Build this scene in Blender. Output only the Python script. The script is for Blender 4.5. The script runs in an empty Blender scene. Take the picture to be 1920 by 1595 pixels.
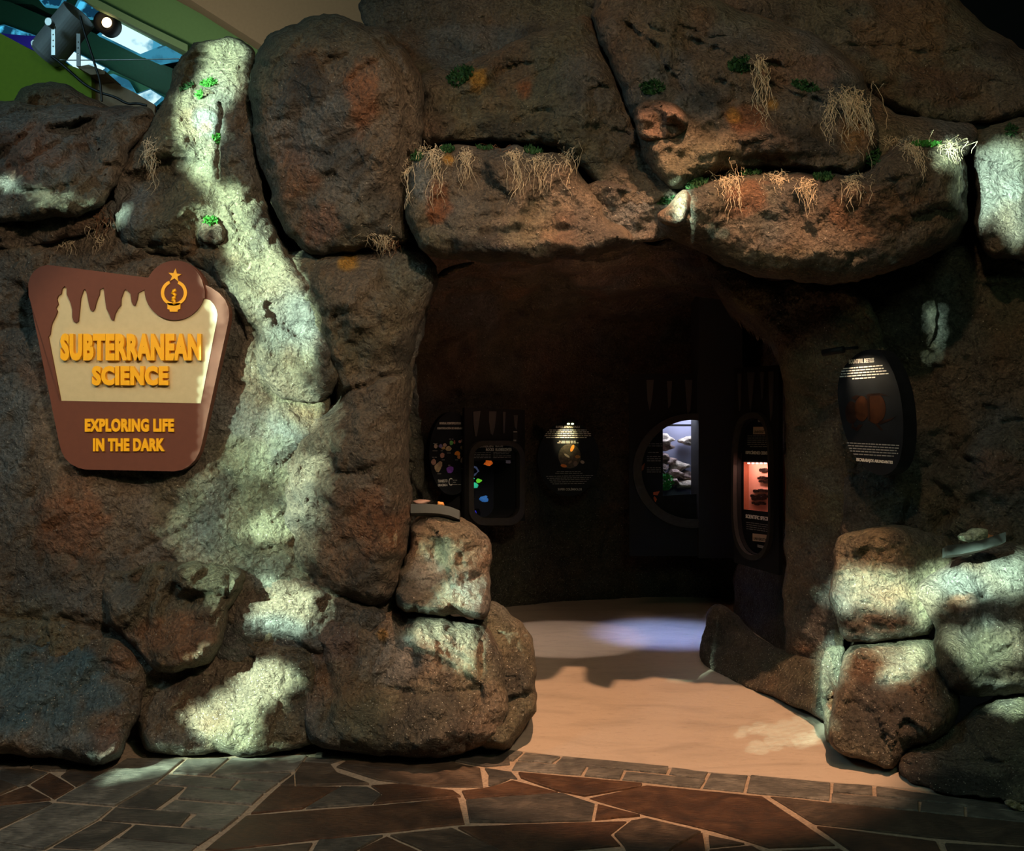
import bpy, math, random
import numpy as np
from mathutils import Vector
from mathutils.geometry import tessellate_polygon

random.seed(7)
W, H, F, CH = 1920, 1595, 1867.0, 1.52
CX, CY = 960.0, 797.5
SC = bpy.context.scene
COL = SC.collection
PI = math.pi

# ------------------------------------------------------------------ camera, world, exposure, lights
cam_d = bpy.data.cameras.new('camera'); cam = bpy.data.objects.new('camera', cam_d); COL.objects.link(cam)
cam.location = (0, 0, CH); cam.rotation_euler = (PI/2, 0, 0)
cam_d.sensor_width = 36; cam_d.lens = 36*F/W; cam_d.clip_start = .05
SC.camera = cam
SC.view_settings.view_transform = 'Standard'; SC.view_settings.look = 'None'
SC.view_settings.gamma = 1; SC.view_settings.exposure = 0
SC.view_settings.use_curve_mapping = False
wd = bpy.data.worlds.new('world'); SC.world = wd; wd.use_nodes = True
wd.node_tree.nodes['Background'].inputs[0].default_value = (.55, .75, .8, 1)
wd.node_tree.nodes['Background'].inputs[1].default_value = .010

def aim(o, tgt):
    d = Vector(tgt) - Vector(o.location)
    o.rotation_euler = d.to_track_quat('-Z', 'Y').to_euler()
def spot(name, loc, tgt, e, col, ang, blend=.5, r=.05):
    l = bpy.data.lights.new(name, 'SPOT'); l.energy = e; l.color = col
    l.spot_size = math.radians(ang); l.spot_blend = blend; l.shadow_soft_size = r
    o = bpy.data.objects.new(name, l); COL.objects.link(o); o.location = loc; aim(o, tgt); return o
def area(name, loc, tgt, e, col, sx, sy=None):
    l = bpy.data.lights.new(name, 'AREA'); l.energy = e; l.color = col
    l.shape = 'RECTANGLE'; l.size = sx; l.size_y = sy or sx
    o = bpy.data.objects.new(name, l); COL.objects.link(o); o.location = loc; aim(o, tgt); return o
WARM = (1, .58, .30); TEAL = (.45, .85, 1.0); GOBO = (.66, 1.0, .80)
spot('hall_lamp_left', (1.4, -.4, 4.0), (-1.35, 4.7, 1.25), 780, (1, .75, .53), 42, .6, .12)
spot('hall_lamp_arch', (.2, 1.2, 4.6), (1.0, 4.5, 2.95), 210, (1, .66, .40), 66, .8, .10)
area('skylight_fill', (-3.6, 1.6, 4.6), (-1.2, 4.7, .8), 52, TEAL, 1.0)
area('hall_lamp_right', (1.0, -.5, 3.6), (2.4, 4.8, .8), 26, (.66, 1, .66), 1.0)
spot('threshold_lamp', (1.0, 1.13, 7.0), (.62, 5.05, 0), 3500, (1, .57, .33), 20.5, .35, .06)
spot('jamb_fill', (-.7, 1.9, 3.3), (1.55, 5.4, 2.05), 60, (1, .80, .45), 17, .8, .05)  # added fill standing in for bounced light on the inner rib
spot('path_lamp', (-1.2, 1.4, 4.4), (-.3, 4.1, 0), 36, (1, .75, .55), 60, .6, .1)
spot('sign_lamp', (-2.2, 1.2, 3.6), (-1.75, 4.5, 1.75), 230, (1, .74, .46), 19, .5, .03)
spot('chamber_lamp_pale', (.1, 6.9, 2.0), (.35, 7.1, 0), 75, (1, .84, .74), 36, .3, .03)
spot('chamber_lamp_blue', (1.05, 6.9, 2.1), (1.12, 7.25, 0), 420, (.26, .40, 1.0), 34, 1.0, .03)
area('chamber_glow', (.5, 7.2, 2.5), (.5, 8.6, 1.2), 2.2, (1, .55, .35), .8)
spot('chamber_vault_fill', (.45, 5.6, .9), (.1, 7.0, 2.4), 60, (1, .5, .28), 70, .8, .1)  # bodiless light over the path, added to light the vault from below
GL = Vector((-3.5, .5, 2.5)); GR = Vector((-.9, .35, 2.9))
G_E = (13500, 17000)
area('soffit_fill', (-3.2, 6.6, 3.9), (-2.6, 9.2, 5.6), 38, (1, .92, .72), .5)  # added fill that brightens the soffits, no fixture there
spot('mineral_panel_fill', (-.1, 6.2, 2.0), (-.45, 7.6, 1.45), 5, (1, .7, .5), 40, .6, .03)  # added fill so the mineral panel reads, no fixture there

# ------------------------------------------------------------------ helpers
def pw(px, py, d):
    """world point seen at photo pixel (px,py), d metres in front of the camera"""
    return ((px-CX)/F*d, d, CH+(CY-py)/F*d)
def fd(py): return CH*F/(py-CY)
def floor_pt(px, py, z=0.0):
    d = (CH-z)*F/(py-CY); return ((px-CX)/F*d, d, z)

def props(o, label=None, cat=None, group=None, kind=None):
    for k, v in (('label', label), ('category', cat), ('group', group), ('kind', kind)):
        if v: o[k] = v
    return o
WORLD = {}
def empty(name, loc, label, cat, group=None, kind=None):
    o = bpy.data.objects.new(name, None); COL.objects.link(o); o.location = loc; o.empty_display_size = .05
    WORLD[o.name] = Vector(loc)
    return props(o, label, cat, group, kind)
def mk(name, v, f, mat, parent=None, smooth=False, label=None, cat=None, group=None, kind=None, cols=None, origin=None):
    v = np.asarray(v, dtype=np.float64).reshape(-1, 3)
    if origin is None:
        mn, mx = v.min(0), v.max(0); origin = np.array([(mn[0]+mx[0])/2, (mn[1]+mx[1])/2, mn[2]])
    origin = np.asarray(origin, float)
    me = bpy.data.meshes.new(name)
    vv = v-origin
    if isinstance(f, np.ndarray):
        n = len(f); k = f.shape[1]
        me.vertices.add(len(vv)); me.vertices.foreach_set('co', vv.astype(np.float32).ravel())
        me.loops.add(n*k); me.loops.foreach_set('vertex_index', f.astype(np.int32).ravel())
        me.polygons.add(n); me.polygons.foreach_set('loop_start', np.arange(0, n*k, k, dtype=np.int32))
        me.update(calc_edges=True)
    else:
        me.from_pydata(vv.tolist(), [], [list(q) for q in f]); me.update()
    if smooth: me.polygons.foreach_set('use_smooth', np.ones(len(me.polygons), dtype=bool)); me.update()
    if cols is not None:
        a = me.color_attributes.new('Col', 'FLOAT_COLOR', 'POINT')
        c4 = np.ones((len(vv), 4), np.float32); c4[:, :3] = cols; a.data.foreach_set('color', c4.ravel())
    if mat is not None:
        me.materials.append(mat)
    o = bpy.data.objects.new(name, me); COL.objects.link(o)
    WORLD[o.name] = Vector(origin)
    if parent is not None:
        o.parent = parent; o.location = Vector(origin)-WORLD[parent.name]
    else: o.location = origin
    return props(o, label, cat, group, kind)

class MB:
    def __init__(s): s.v = []; s.f = []
    def add(s, v, f):
        n = len(s.v); s.v += [tuple(q) for q in v]; s.f += [[i+n for i in q] for q in f]; return s
    def build(s, name, mat, parent=None, **k): return mk(name, s.v, s.f, mat, parent, **k)
def box(c0, c1):
    (a, b, c), (d, e, g) = c0, c1
    v = [(a,b,c),(d,b,c),(d,e,c),(a,e,c),(a,b,g),(d,b,g),(d,e,g),(a,e,g)]
    return v, [(0,3,2,1),(4,5,6,7),(0,1,5,4),(1,2,6,5),(2,3,7,6),(3,0,4,7)]
def tube(pts, r, n=6, taper=None):
    pts = [Vector(p) for p in pts]; v = []; f = []
    up = Vector((.3, .2, 1))
    for i, p in enumerate(pts):
        t = (pts[min(i+1, len(pts)-1)]-pts[max(i-1, 0)])
        t = t.normalized() if t.length > 1e-9 else Vector((0, 0, 1))
        a = t.cross(up); a = a.normalized() if a.length > 1e-4 else t.cross(Vector((1, 0, 0))).normalized()
        b = t.cross(a)
        rr = r if taper is None else r*taper[min(i, len(taper)-1)]
        for k in range(n):
            q = 2*PI*k/n; v.append(p+a*(rr*math.cos(q))+b*(rr*math.sin(q)))
    for i in range(len(pts)-1):
        for k in range(n):
            f.append((i*n+k, i*n+(k+1) % n, (i+1)*n+(k+1) % n, (i+1)*n+k))
    f.append(tuple(range(n))[::-1]); f.append(tuple(range((len(pts)-1)*n, len(pts)*n)))
    return v, f

class Fr:
    """vertical or tilted working plane in the world"""
    def __init__(s, O, U, V):
        s.O = Vector(O); s.U = Vector(U).normalized(); V = Vector(V); s.V = (V-s.U*V.dot(s.U)).normalized()
        s.N = s.U.cross(s.V)*-1
        if s.N.dot(Vector((0, 0, CH))-s.O) < 0: s.N = -s.N
    def uv(s, px, py):
        d = Vector(((px-CX)/F, 1, (CY-py)/F)); c = Vector((0, 0, CH))
        t = (s.O-c).dot(s.N)/d.dot(s.N); p = c+d*t-s.O
        return (p.dot(s.U), p.dot(s.V))
    def w(s, u, v, n=0): return s.O+s.U*u+s.V*v+s.N*n
    def uvs(s, P): return [s.uv(*p) for p in P]
def frontal(px, py, d): return Fr(pw(px, py, d), (1, 0, 0), (0, 0, 1))
def slanted(px0, d0, px1, d1, py):
    a = Vector(pw(px0, CY, d0)); b = Vector(pw(px1, CY, d1)); m = (a+b)/2
    O = (m.x, m.y, CH+(CY-py)/F*m.y)
    return Fr(O, b-a, (0, 0, 1))
def extrude2d(fr, outline, holes, n0, n1):
    loops = [outline]+list(holes)
    tri = tessellate_polygon([[Vector((u, v, 0)) for u, v in L] for L in loops])
    flat = [p for L in loops for p in L]; N = len(flat)
    v = [fr.w(u, w, n1) for u, w in flat]+[fr.w(u, w, n0) for u, w in flat]
    f = []
    flip = fr.U.cross(fr.V).dot(fr.N) < 0
    for t in tri:
        a, b, c = t
        (x0, y0), (x1, y1), (x2, y2) = flat[a], flat[b], flat[c]
        ccw = (x1-x0)*(y2-y0)-(x2-x0)*(y1-y0) > 0
        if ccw == flip: a, b, c = a, c, b
        f.append((a, b, c)); f.append((a+N, c+N, b+N))
    k = 0
    for L in loops:
        n = len(L)
        for i in range(n):
            j = (i+1) % n; f.append((k+i, k+j, k+j+N, k+i+N))
        k += n
    return v, f
def plate(name, fr, px, holes, n0, n1, mat, parent=None, uv=False, **kw):
    o = px if uv else fr.uvs(px); h = holes if uv else [fr.uvs(q) for q in holes]
    v, f = extrude2d(fr, o, h, n0, n1); return mk(name, v, f, mat, parent, **kw)
def ell(cx, cy, rx, ry, n=40, a0=0, a1=2*PI, rot=0, closed=True):
    out = []
    for i in range(n):
        a = a0+(a1-a0)*i/(n if closed else n-1)
        x, y = rx*math.cos(a), ry*math.sin(a)
        out.append((cx+x*math.cos(rot)-y*math.sin(rot), cy+x*math.sin(rot)+y*math.cos(rot)))
    return out
def rrect(x0, y0, x1, y1, r, n=6):
    out = []
    for cx, cy, a in ((x1-r, y1-r, 0), (x0+r, y1-r, PI/2), (x0+r, y0+r, PI), (x1-r, y0+r, 3*PI/2)):
        for i in range(n+1):
            b = a+PI/2*i/n; out.append((cx+r*math.cos(b), cy+r*math.sin(b)))
    return out
def rcorner(P, R, n=7):
    """round each corner of a pixel polygon; R one radius per corner"""
    out = []; N = len(P)
    for i in range(N):
        p = Vector(P[i]); a = Vector(P[i-1])-p; b = Vector(P[(i+1) % N])-p
        r = min(R[i], a.length*.48, b.length*.48)
        if r < .5: out.append(tuple(p)); continue
        p0 = p+a.normalized()*r; p1 = p+b.normalized()*r
        for k in range(n+1):
            t = k/n; out.append(tuple(p0*(1-t)**2+p*2*t*(1-t)+p1*t*t))
    return out

_ft = {}
def text(name, fr, s, rect, n0, n1, mat, parent, bold=.02, slant=None, **kw):
    """lettering filling the pixel rect (x0,y0,x1,y1) on plane fr"""
    key = (s, bold)
    if key not in _ft:
        c = bpy.data.curves.new('t', 'FONT'); c.body = s; c.offset = bold; c.extrude = .5; c.resolution_u = 3
        c.space_character = 1.0+bold*1.5
        o = bpy.data.objects.new('t', c); COL.objects.link(o); bpy.context.view_layer.update()
        me = bpy.data.meshes.new_from_object(o.evaluated_get(bpy.context.evaluated_depsgraph_get()))
        vv = np.array([x.co[:] for x in me.vertices]); ff = [tuple(p.vertices) for p in me.polygons]
        bpy.data.objects.remove(o); bpy.data.curves.remove(c); bpy.data.meshes.remove(me)
        _ft[key] = (vv, ff)
    vv, ff = _ft[key]
    mn, mx = vv.min(0), vv.max(0)
    q = (vv-mn)/(mx-mn)
    if slant is None:
        (u0, v1), (u1, v0) = fr.uv(rect[0], rect[1]), fr.uv(rect[2], rect[3])
        out = [fr.w(u0+a*(u1-u0), v0+b*(v1-v0), n0+(n1-n0)*c) for a, b, c in q]
    else:   # four corners tl,tr,br,bl
        tl, tr, br, bl = [Vector(fr.uv(*p)) for p in slant]
        out = []
        for a, b, c in q:
            t = tl*(1-a)+tr*a; d = bl*(1-a)+br*a; m = d*(1-b)+t*b
            out.append(fr.w(m.x, m.y, n0+(n1-n0)*c))
    return mk(name, out, ff, mat, parent, **kw)
def textlines(name, fr, rows, n, mat, parent, h=2.2, seed=1):
    """rows of unreadably small print: one thin dash per word. rows = [(x0,y0,x1,y1)]"""
    rnd = random.Random(seed); m = MB()
    for x0, y0, x1, y1 in rows:
        L = math.hypot(x1-x0, y1-y0); t = 0
        while t < L-2:
            wl = min(rnd.uniform(3, 9), L-t); a, b = t/L, (t+wl)/L
            P = [(x0+(x1-x0)*q, y0+(y1-y0)*q) for q in (a, b)]
            pts = fr.uvs([(P[0][0], P[0][1]+h/2), (P[1][0], P[1][1]+h/2), (P[1][0], P[1][1]-h/2), (P[0][0], P[0][1]-h/2)])
            v, f = extrude2d(fr, pts, [], n-.0006, n); m.add(v, f)
            t += wl+1.3
    return m.build(name, mat, parent, kind='stuff')

# ------------------------------------------------------------------ numpy noise
rs = np.random.RandomState(11)
PERM = np.tile(rs.permutation(256), 3).astype(np.int64)
G = rs.normal(size=(256, 3)); G /= np.linalg.norm(G, axis=1)[:, None]
def pn(P):
    i = np.floor(P).astype(np.int64); f = P-i; i &= 255
    u = f*f*f*(f*(f*6-15)+10)
    r = 0
    for dx in (0, 1):
        wx = u[:, 0] if dx else 1-u[:, 0]; a = PERM[i[:, 0]+dx]
        for dy in (0, 1):
            wy = u[:, 1] if dy else 1-u[:, 1]; b = PERM[a+i[:, 1]+dy]
            for dz in (0, 1):
                wz = u[:, 2] if dz else 1-u[:, 2]; g = G[PERM[b+i[:, 2]+dz]]
                r = r+wx*wy*wz*((f[:, 0]-dx)*g[:, 0]+(f[:, 1]-dy)*g[:, 1]+(f[:, 2]-dz)*g[:, 2])
    return r*1.6
def fbm(P, s, o=3):
    r = 0; a = 1; t = 0
    for k in range(o): r = r+a*pn(P*s+k*17.3); t += a; a *= .5; s *= 2.03
    return r/t
def ridge(P, s, o=3):
    r = 0; a = 1; t = 0
    for k in range(o): r = r+a*(1-np.abs(pn(P*s+k*9.1+5))*2); t += a; a *= .5; s *= 2.1
    return r/t
def sstep(x, a, b):
    t = np.clip((x-a)/(b-a), 0, 1); return t*t*(3-2*t)
def facets(P, s, k=0):
    """piecewise planar relief: broken, chunky rock faces"""
    cell = np.floor(P*s).astype(np.int64); best = np.full(len(P), 9e9); out = np.zeros(len(P)); sec = np.full(len(P), 9e9)
    for dx in (-1, 0, 1):
        for dy in (-1, 0, 1):
            for dz in (-1, 0, 1):
                c = cell+np.array([dx, dy, dz]); h = PERM[(PERM[(PERM[(c[:, 0]+k) & 255]+c[:, 1]) & 255]+c[:, 2]) & 255]
                pt = c+.5+G[h]*.42; d = P*s-pt; dd = (d*d).sum(1)
                val = (d*G[(h+77) & 255]).sum(1)
                m = dd < best; sec = np.where(m, best, np.minimum(sec, dd))
                out = np.where(m, val, out); best = np.where(m, dd, best)
    return out, np.sqrt(sec)-np.sqrt(best)

# ------------------------------------------------------------------ materials
def nt(name):
    m = bpy.data.materials.new(name); m.use_nodes = True; t = m.node_tree; t.nodes.clear()
    out = t.nodes.new('ShaderNodeOutputMaterial'); b = t.nodes.new('ShaderNodeBsdfPrincipled')
    t.links.new(b.outputs[0], out.inputs[0]); return m, t, b
def N(t, typ, **k):
    n = t.nodes.new(typ)
    for a, v in k.items():
        if a.startswith('_'): setattr(n, a[1:], v)
    return n
def plain(name, col, rough=.5, metal=0, noise=.06, scale=40, emit=None, es=1, bump=0.0, spec=.5):
    m, t, b = nt(name)
    g = N(t, 'ShaderNodeNewGeometry'); n = N(t, 'ShaderNodeTexNoise'); n.inputs['Scale'].default_value = scale
    n.inputs['Detail'].default_value = 4
    t.links.new(g.outputs['Position'], n.inputs['Vector'])
    r = N(t, 'ShaderNodeValToRGB'); r.color_ramp.elements[0].position = .3; r.color_ramp.elements[1].position = .7
    r.color_ramp.elements[0].color = (*[c*(1-noise) for c in col], 1); r.color_ramp.elements[1].color = (*[min(1, c*(1+noise)) for c in col], 1)
    t.links.new(n.outputs['Fac'], r.inputs[0]); t.links.new(r.outputs[0], b.inputs['Base Color'])
    b.inputs['Roughness'].default_value = rough; b.inputs['Metallic'].default_value = metal
    b.inputs['Specular IOR Level'].default_value = spec
    if bump:
        bp = N(t, 'ShaderNodeBump'); bp.inputs['Distance'].default_value = bump; t.links.new(n.outputs['Fac'], bp.inputs['Height']); t.links.new(bp.outputs[0], b.inputs['Normal'])
    if emit:
        b.inputs['Emission Color'].default_value = (*emit, 1); b.inputs['Emission Strength'].default_value = es
    return m
def rock_material(name, gain=1.0, rough=.78):
    m, t, b = nt(name); L = t.links
    g = N(t, 'ShaderNodeNewGeometry'); at = N(t, 'ShaderNodeVertexColor'); at.layer_name = 'Col'
    def noise(sc, det=6, ro=.6, dist=0):
        n = N(t, 'ShaderNodeTexNoise'); n.inputs['Scale'].default_value = sc; n.inputs['Detail'].default_value = det
        n.inputs['Roughness'].default_value = ro; n.inputs['Distortion'].default_value = dist
        L.new(g.outputs['Position'], n.inputs['Vector']); return n
    def ramp(src, a, ca, c, cc):
        r = N(t, 'ShaderNodeValToRGB'); e = r.color_ramp.elements; e[0].position = a; e[1].position = c
        e[0].color = (ca, ca, ca, 1); e[1].color = (cc, cc, cc, 1); L.new(src, r.inputs[0]); return r
    def mul(a, c):
        x = N(t, 'ShaderNodeMix'); x.data_type = 'RGBA'; x.blend_type = 'MULTIPLY'; x.inputs[0].default_value = 1
        L.new(a, x.inputs[6]); L.new(c, x.inputs[7]); return x.outputs[2]
    n1 = noise(9, 8, .7); n2 = noise(70, 6, .75); n3 = noise(230, 3, .7)
    c = mul(at.outputs[0], ramp(n1.outputs['Fac'], .3, .62*gain, .7, 1.35*gain).outputs[0])
    c = mul(c, ramp(n2.outputs['Fac'], .30, .30, .70, 1.75).outputs[0])
    vo = N(t, 'ShaderNodeTexVoronoi'); vo.inputs['Scale'].default_value = 95; L.new(g.outputs['Position'], vo.inputs['Vector'])
    sepp = N(t, 'ShaderNodeSeparateXYZ'); L.new(g.outputs['Position'], sepp.inputs[0])
    # pale mineral flecks, denser near the foot of the rocks
    sel = N(t, 'ShaderNodeSeparateColor'); L.new(vo.outputs['Color'], sel.inputs[0])
    mr = N(t, 'ShaderNodeMapRange'); mr.inputs[1].default_value = 0; mr.inputs[2].default_value = .85
    mr.inputs[3].default_value = .72; mr.inputs[4].default_value = .975; L.new(sepp.outputs['Z'], mr.inputs[0])
    gt = N(t, 'ShaderNodeMath'); gt.operation = 'GREATER_THAN'; L.new(sel.outputs[0], gt.inputs[0]); L.new(mr.outputs[0], gt.inputs[1])
    lt = N(t, 'ShaderNodeMath'); lt.operation = 'LESS_THAN'; L.new(vo.outputs['Distance'], lt.inputs[0]); lt.inputs[1].default_value = .26
    mm = N(t, 'ShaderNodeMath'); mm.operation = 'MULTIPLY'; L.new(gt.outputs[0], mm.inputs[0]); L.new(lt.outputs[0], mm.inputs[1])
    m2 = N(t, 'ShaderNodeMath'); m2.operation = 'MULTIPLY'; L.new(mm.outputs[0], m2.inputs[0]); m2.inputs[1].default_value = .75
    mx = N(t, 'ShaderNodeMix'); mx.data_type = 'RGBA'; L.new(m2.outputs[0], mx.inputs[0]); L.new(c, mx.inputs[6]); mx.inputs[7].default_value = (.55, .50, .40, 1)
    L.new(mx.outputs[2], b.inputs['Base Color'])
    b.inputs['Roughness'].default_value = rough; b.inputs['Specular IOR Level'].default_value = .35
    # granular relief with pits
    vp = N(t, 'ShaderNodeTexVoronoi'); vp.inputs['Scale'].default_value = 34; L.new(g.outputs['Position'], vp.inputs['Vector'])
    pit = ramp(vp.outputs['Distance'], .05, 0, .30, 1)
    nb = noise(36, 4, .5, .4)
    def mad(a, k, c=None):
        x = N(t, 'ShaderNodeMath'); x.operation = 'MULTIPLY_ADD'; L.new(a, x.inputs[0]); x.inputs[1].default_value = k
        if c is not None: L.new(c, x.inputs[2])
        else: x.inputs[2].default_value = 0
        return x.outputs[0]
    h = mad(nb.outputs['Fac'], 1.0); h = mad(pit.outputs[0], .12, h); h = mad(n2.outputs['Fac'], .30, h); h = mad(n3.outputs['Fac'], .10, h)
    bp = N(t, 'ShaderNodeBump'); bp.inputs['Strength'].default_value = .85; bp.inputs['Distance'].default_value = .11
    L.new(h, bp.inputs['Height']); L.new(bp.outputs[0], b.inputs['Normal'])
    return m
M_ROCK = rock_material('sculpted_rock')
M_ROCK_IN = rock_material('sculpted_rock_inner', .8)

def concrete_floor_mat():
    m, t, b = nt('tan_concrete'); L = t.links; g = N(t, 'ShaderNodeNewGeometry')
    mp = N(t, 'ShaderNodeMapping'); L.new(g.outputs['Position'], mp.inputs[0]); mp.inputs['Scale'].default_value = (1, 2.2, 1)
    n = N(t, 'ShaderNodeTexNoise'); n.inputs['Scale'].default_value = 2.2; n.inputs['Detail'].default_value = 8; n.inputs['Distortion'].default_value = 1.0
    L.new(mp.outputs[0], n.inputs['Vector'])
    r = N(t, 'ShaderNodeValToRGB'); e = r.color_ramp.elements; e[0].position = .28; e[0].color = (.37, .29, .22, 1); e[1].position = .55; e[1].color = (.47, .37, .28, 1)
    L.new(n.outputs['Fac'], r.inputs[0])
    n2 = N(t, 'ShaderNodeTexNoise'); n2.inputs['Scale'].default_value = 14; n2.inputs['Detail'].default_value = 9; n2.inputs['Roughness'].default_value = .7
    L.new(mp.outputs[0], n2.inputs['Vector'])
    r2 = N(t, 'ShaderNodeValToRGB'); e = r2.color_ramp.elements; e[0].position = .30; e[0].color = (.72, .7, .68, 1); e[1].position = .44; e[1].color = (1, 1, 1, 1); L.new(n2.outputs['Fac'], r2.inputs[0])
    x = N(t, 'ShaderNodeMix'); x.data_type = 'RGBA'; x.blend_type = 'MULTIPLY'; x.inputs[0].default_value = 1; L.new(r.outputs[0], x.inputs[6]); L.new(r2.outputs[0], x.inputs[7])
    L.new(x.outputs[2], b.inputs['Base Color']); b.inputs['Roughness'].default_value = .38; b.inputs['Specular IOR Level'].default_value = .35
    bp = N(t, 'ShaderNodeBump'); bp.inputs['Distance'].default_value = .003; L.new(n2.outputs['Fac'], bp.inputs['Height']); L.new(bp.outputs[0], b.inputs['Normal'])
    return m
def slate_mat(name, c0, c1, c2):
    m, t, b = nt(name); L = t.links; g = N(t, 'ShaderNodeNewGeometry')
    n = N(t, 'ShaderNodeTexNoise'); n.inputs['Scale'].default_value = 5; n.inputs['Detail'].default_value = 7; n.inputs['Distortion'].default_value = 1.4; L.new(g.outputs['Position'], n.inputs['Vector'])
    r = N(t, 'ShaderNodeValToRGB'); e = r.color_ramp.elements; e[0].position = .30; e[0].color = (*c0, 1); e[1].position = .68; e[1].color = (*c2, 1)
    q = r.color_ramp.elements.new(.5); q.color = (*c1, 1); L.new(n.outputs['Fac'], r.inputs[0])
    mp = N(t, 'ShaderNodeMapping'); mp.inputs['Scale'].default_value = (1, 4, 1); mp.inputs['Rotation'].default_value = (0, 0, .5); L.new(g.outputs['Position'], mp.inputs[0])
    n2 = N(t, 'ShaderNodeTexNoise'); n2.inputs['Scale'].default_value = 26; n2.inputs['Detail'].default_value = 8; n2.inputs['Roughness'].default_value = .75; L.new(mp.outputs[0], n2.inputs['Vector'])
    r2 = N(t, 'ShaderNodeValToRGB'); e = r2.color_ramp.elements; e[0].position = .35; e[0].color = (.55, .55, .55, 1); e[1].position = .70; e[1].color = (2.2, 2.05, 1.9, 1); L.new(n2.outputs['Fac'], r2.inputs[0])
    x = N(t, 'ShaderNodeMix'); x.data_type = 'RGBA'; x.blend_type = 'MULTIPLY'; x.inputs[0].default_value = 1; L.new(r.outputs[0], x.inputs[6]); L.new(r2.outputs[0], x.inputs[7])
    L.new(x.outputs[2], b.inputs['Base Color']); b.inputs['Roughness'].default_value = .42; b.inputs['Specular IOR Level'].default_value = .45
    bp = N(t, 'ShaderNodeBump'); bp.inputs['Distance'].default_value = .008; L.new(n2.outputs['Fac'], bp.inputs['Height']); L.new(bp.outputs[0], b.inputs['Normal'])
    return m
M_TAN = concrete_floor_mat()
M_SLATE = slate_mat('grey_slate', (.065, .060, .053), (.105, .097, .083), (.18, .165, .14))
M_SLATED = slate_mat('dark_slate', (.030, .026, .022), (.05, .044, .037), (.09, .075, .06))
M_SLATER = slate_mat('rust_slate', (.028, .015, .009), (.055, .026, .013), (.090, .045, .023))
M_SLATEB = slate_mat('brown_slate', (.03, .022, .016), (.055, .037, .025), (.095, .066, .045))
M_GROUT = plain('sandy_grout', (.30, .21, .14), .9, noise=.25, scale=90, bump=.004)
M_SIGN = plain('brown_sign_board', (.12, .032, .014), .75, noise=.05)
M_CREAM = plain('cream_sign_panel', (.52, .43, .24), .5, noise=.04)
M_YEL = plain('yellow_letters', (.92, .44, .004), .45, noise=.02)
M_BLACK = plain('black_panel', (.008, .0075, .0075), .6, spec=.15)
M_BLACKM = plain('matt_black', (.008, .008, .008), .8)
M_PRINT = plain('dark_print', (.007, .008, .010), .6, spec=.12, noise=.3, scale=12)
M_WHITEP = plain('white_print', (.55, .52, .46), .6)
M_GREYP = plain('grey_print', (.22, .21, .19), .6)
M_RING = plain('worn_black_trim', (.030, .026, .022), .55, noise=.2, spec=.25)
M_DRIP = plain('charcoal_drip_relief', (.035, .030, .028), .6)
M_METAL = plain('grey_metal', (.34, .33, .32), .35, .8)
M_LAMP = plain('dark_lamp_body', (.30, .29, .29), .5, .2)
M_CABLE = plain('black_cable', (.01, .01, .01), .5)
M_WOOD = plain('pale_plywood', (.30, .19, .11), .7, noise=.25, scale=18)
M_LIME = plain('lime_painted_wall', (.20, .27, .004), .8, noise=.05)
M_SOFG = plain('green_soffit', (.10, .20, .065), .8, noise=.04)
M_SOFL = plain('pale_green_trim', (.13, .22, .10), .8, noise=.04)
M_SOFB = plain('brown_soffit', (.20, .145, .085), .9, noise=.04)
M_BEAM = plain('dark_green_beam', (.002, .062, .036), .6, noise=.1)
M_BEAML = plain('green_flange', (.02, .16, .09), .6, noise=.1)
M_RAIL = plain('dark_reading_rail', (.07, .075, .07), .5, .3)

def sky_mat(name, seed, lo, hi, k):
    m, t, b = nt(name); g = N(t, 'ShaderNodeNewGeometry')
    n = N(t, 'ShaderNodeTexNoise'); n.inputs['Scale'].default_value = 3.2+seed*.5; n.inputs['Detail'].default_value = 6; t.links.new(g.outputs['Position'], n.inputs['Vector'])
    r = N(t, 'ShaderNodeValToRGB'); e = r.color_ramp.elements; e[0].position = k; e[0].color = (*lo, 1); e[1].position = k+.10; e[1].color = (*hi, 1)
    t.links.new(n.outputs['Fac'], r.inputs[0]); t.links.new(r.outputs[0], b.inputs['Emission Color']); b.inputs['Emission Strength'].default_value = 1.0
    b.inputs['Base Color'].default_value = (.02, .03, .04, 1); b.inputs['Roughness'].default_value = .2
    return m
M_SKY = sky_mat('skylight_glass', 1, (.05, .32, .5), (.72, 1.05, 1.1), .36)
M_SKYB = sky_mat('skylight_glass_leafy', 6, (.0, .03, .07), (.08, .6, .95), .50)
M_SKYF = sky_mat('skylight_frame_glow', 3, (.01, .10, .17), (.03, .22, .34), .45)  # frames and trims made to glow, skylight brightness put into their emission

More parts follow.
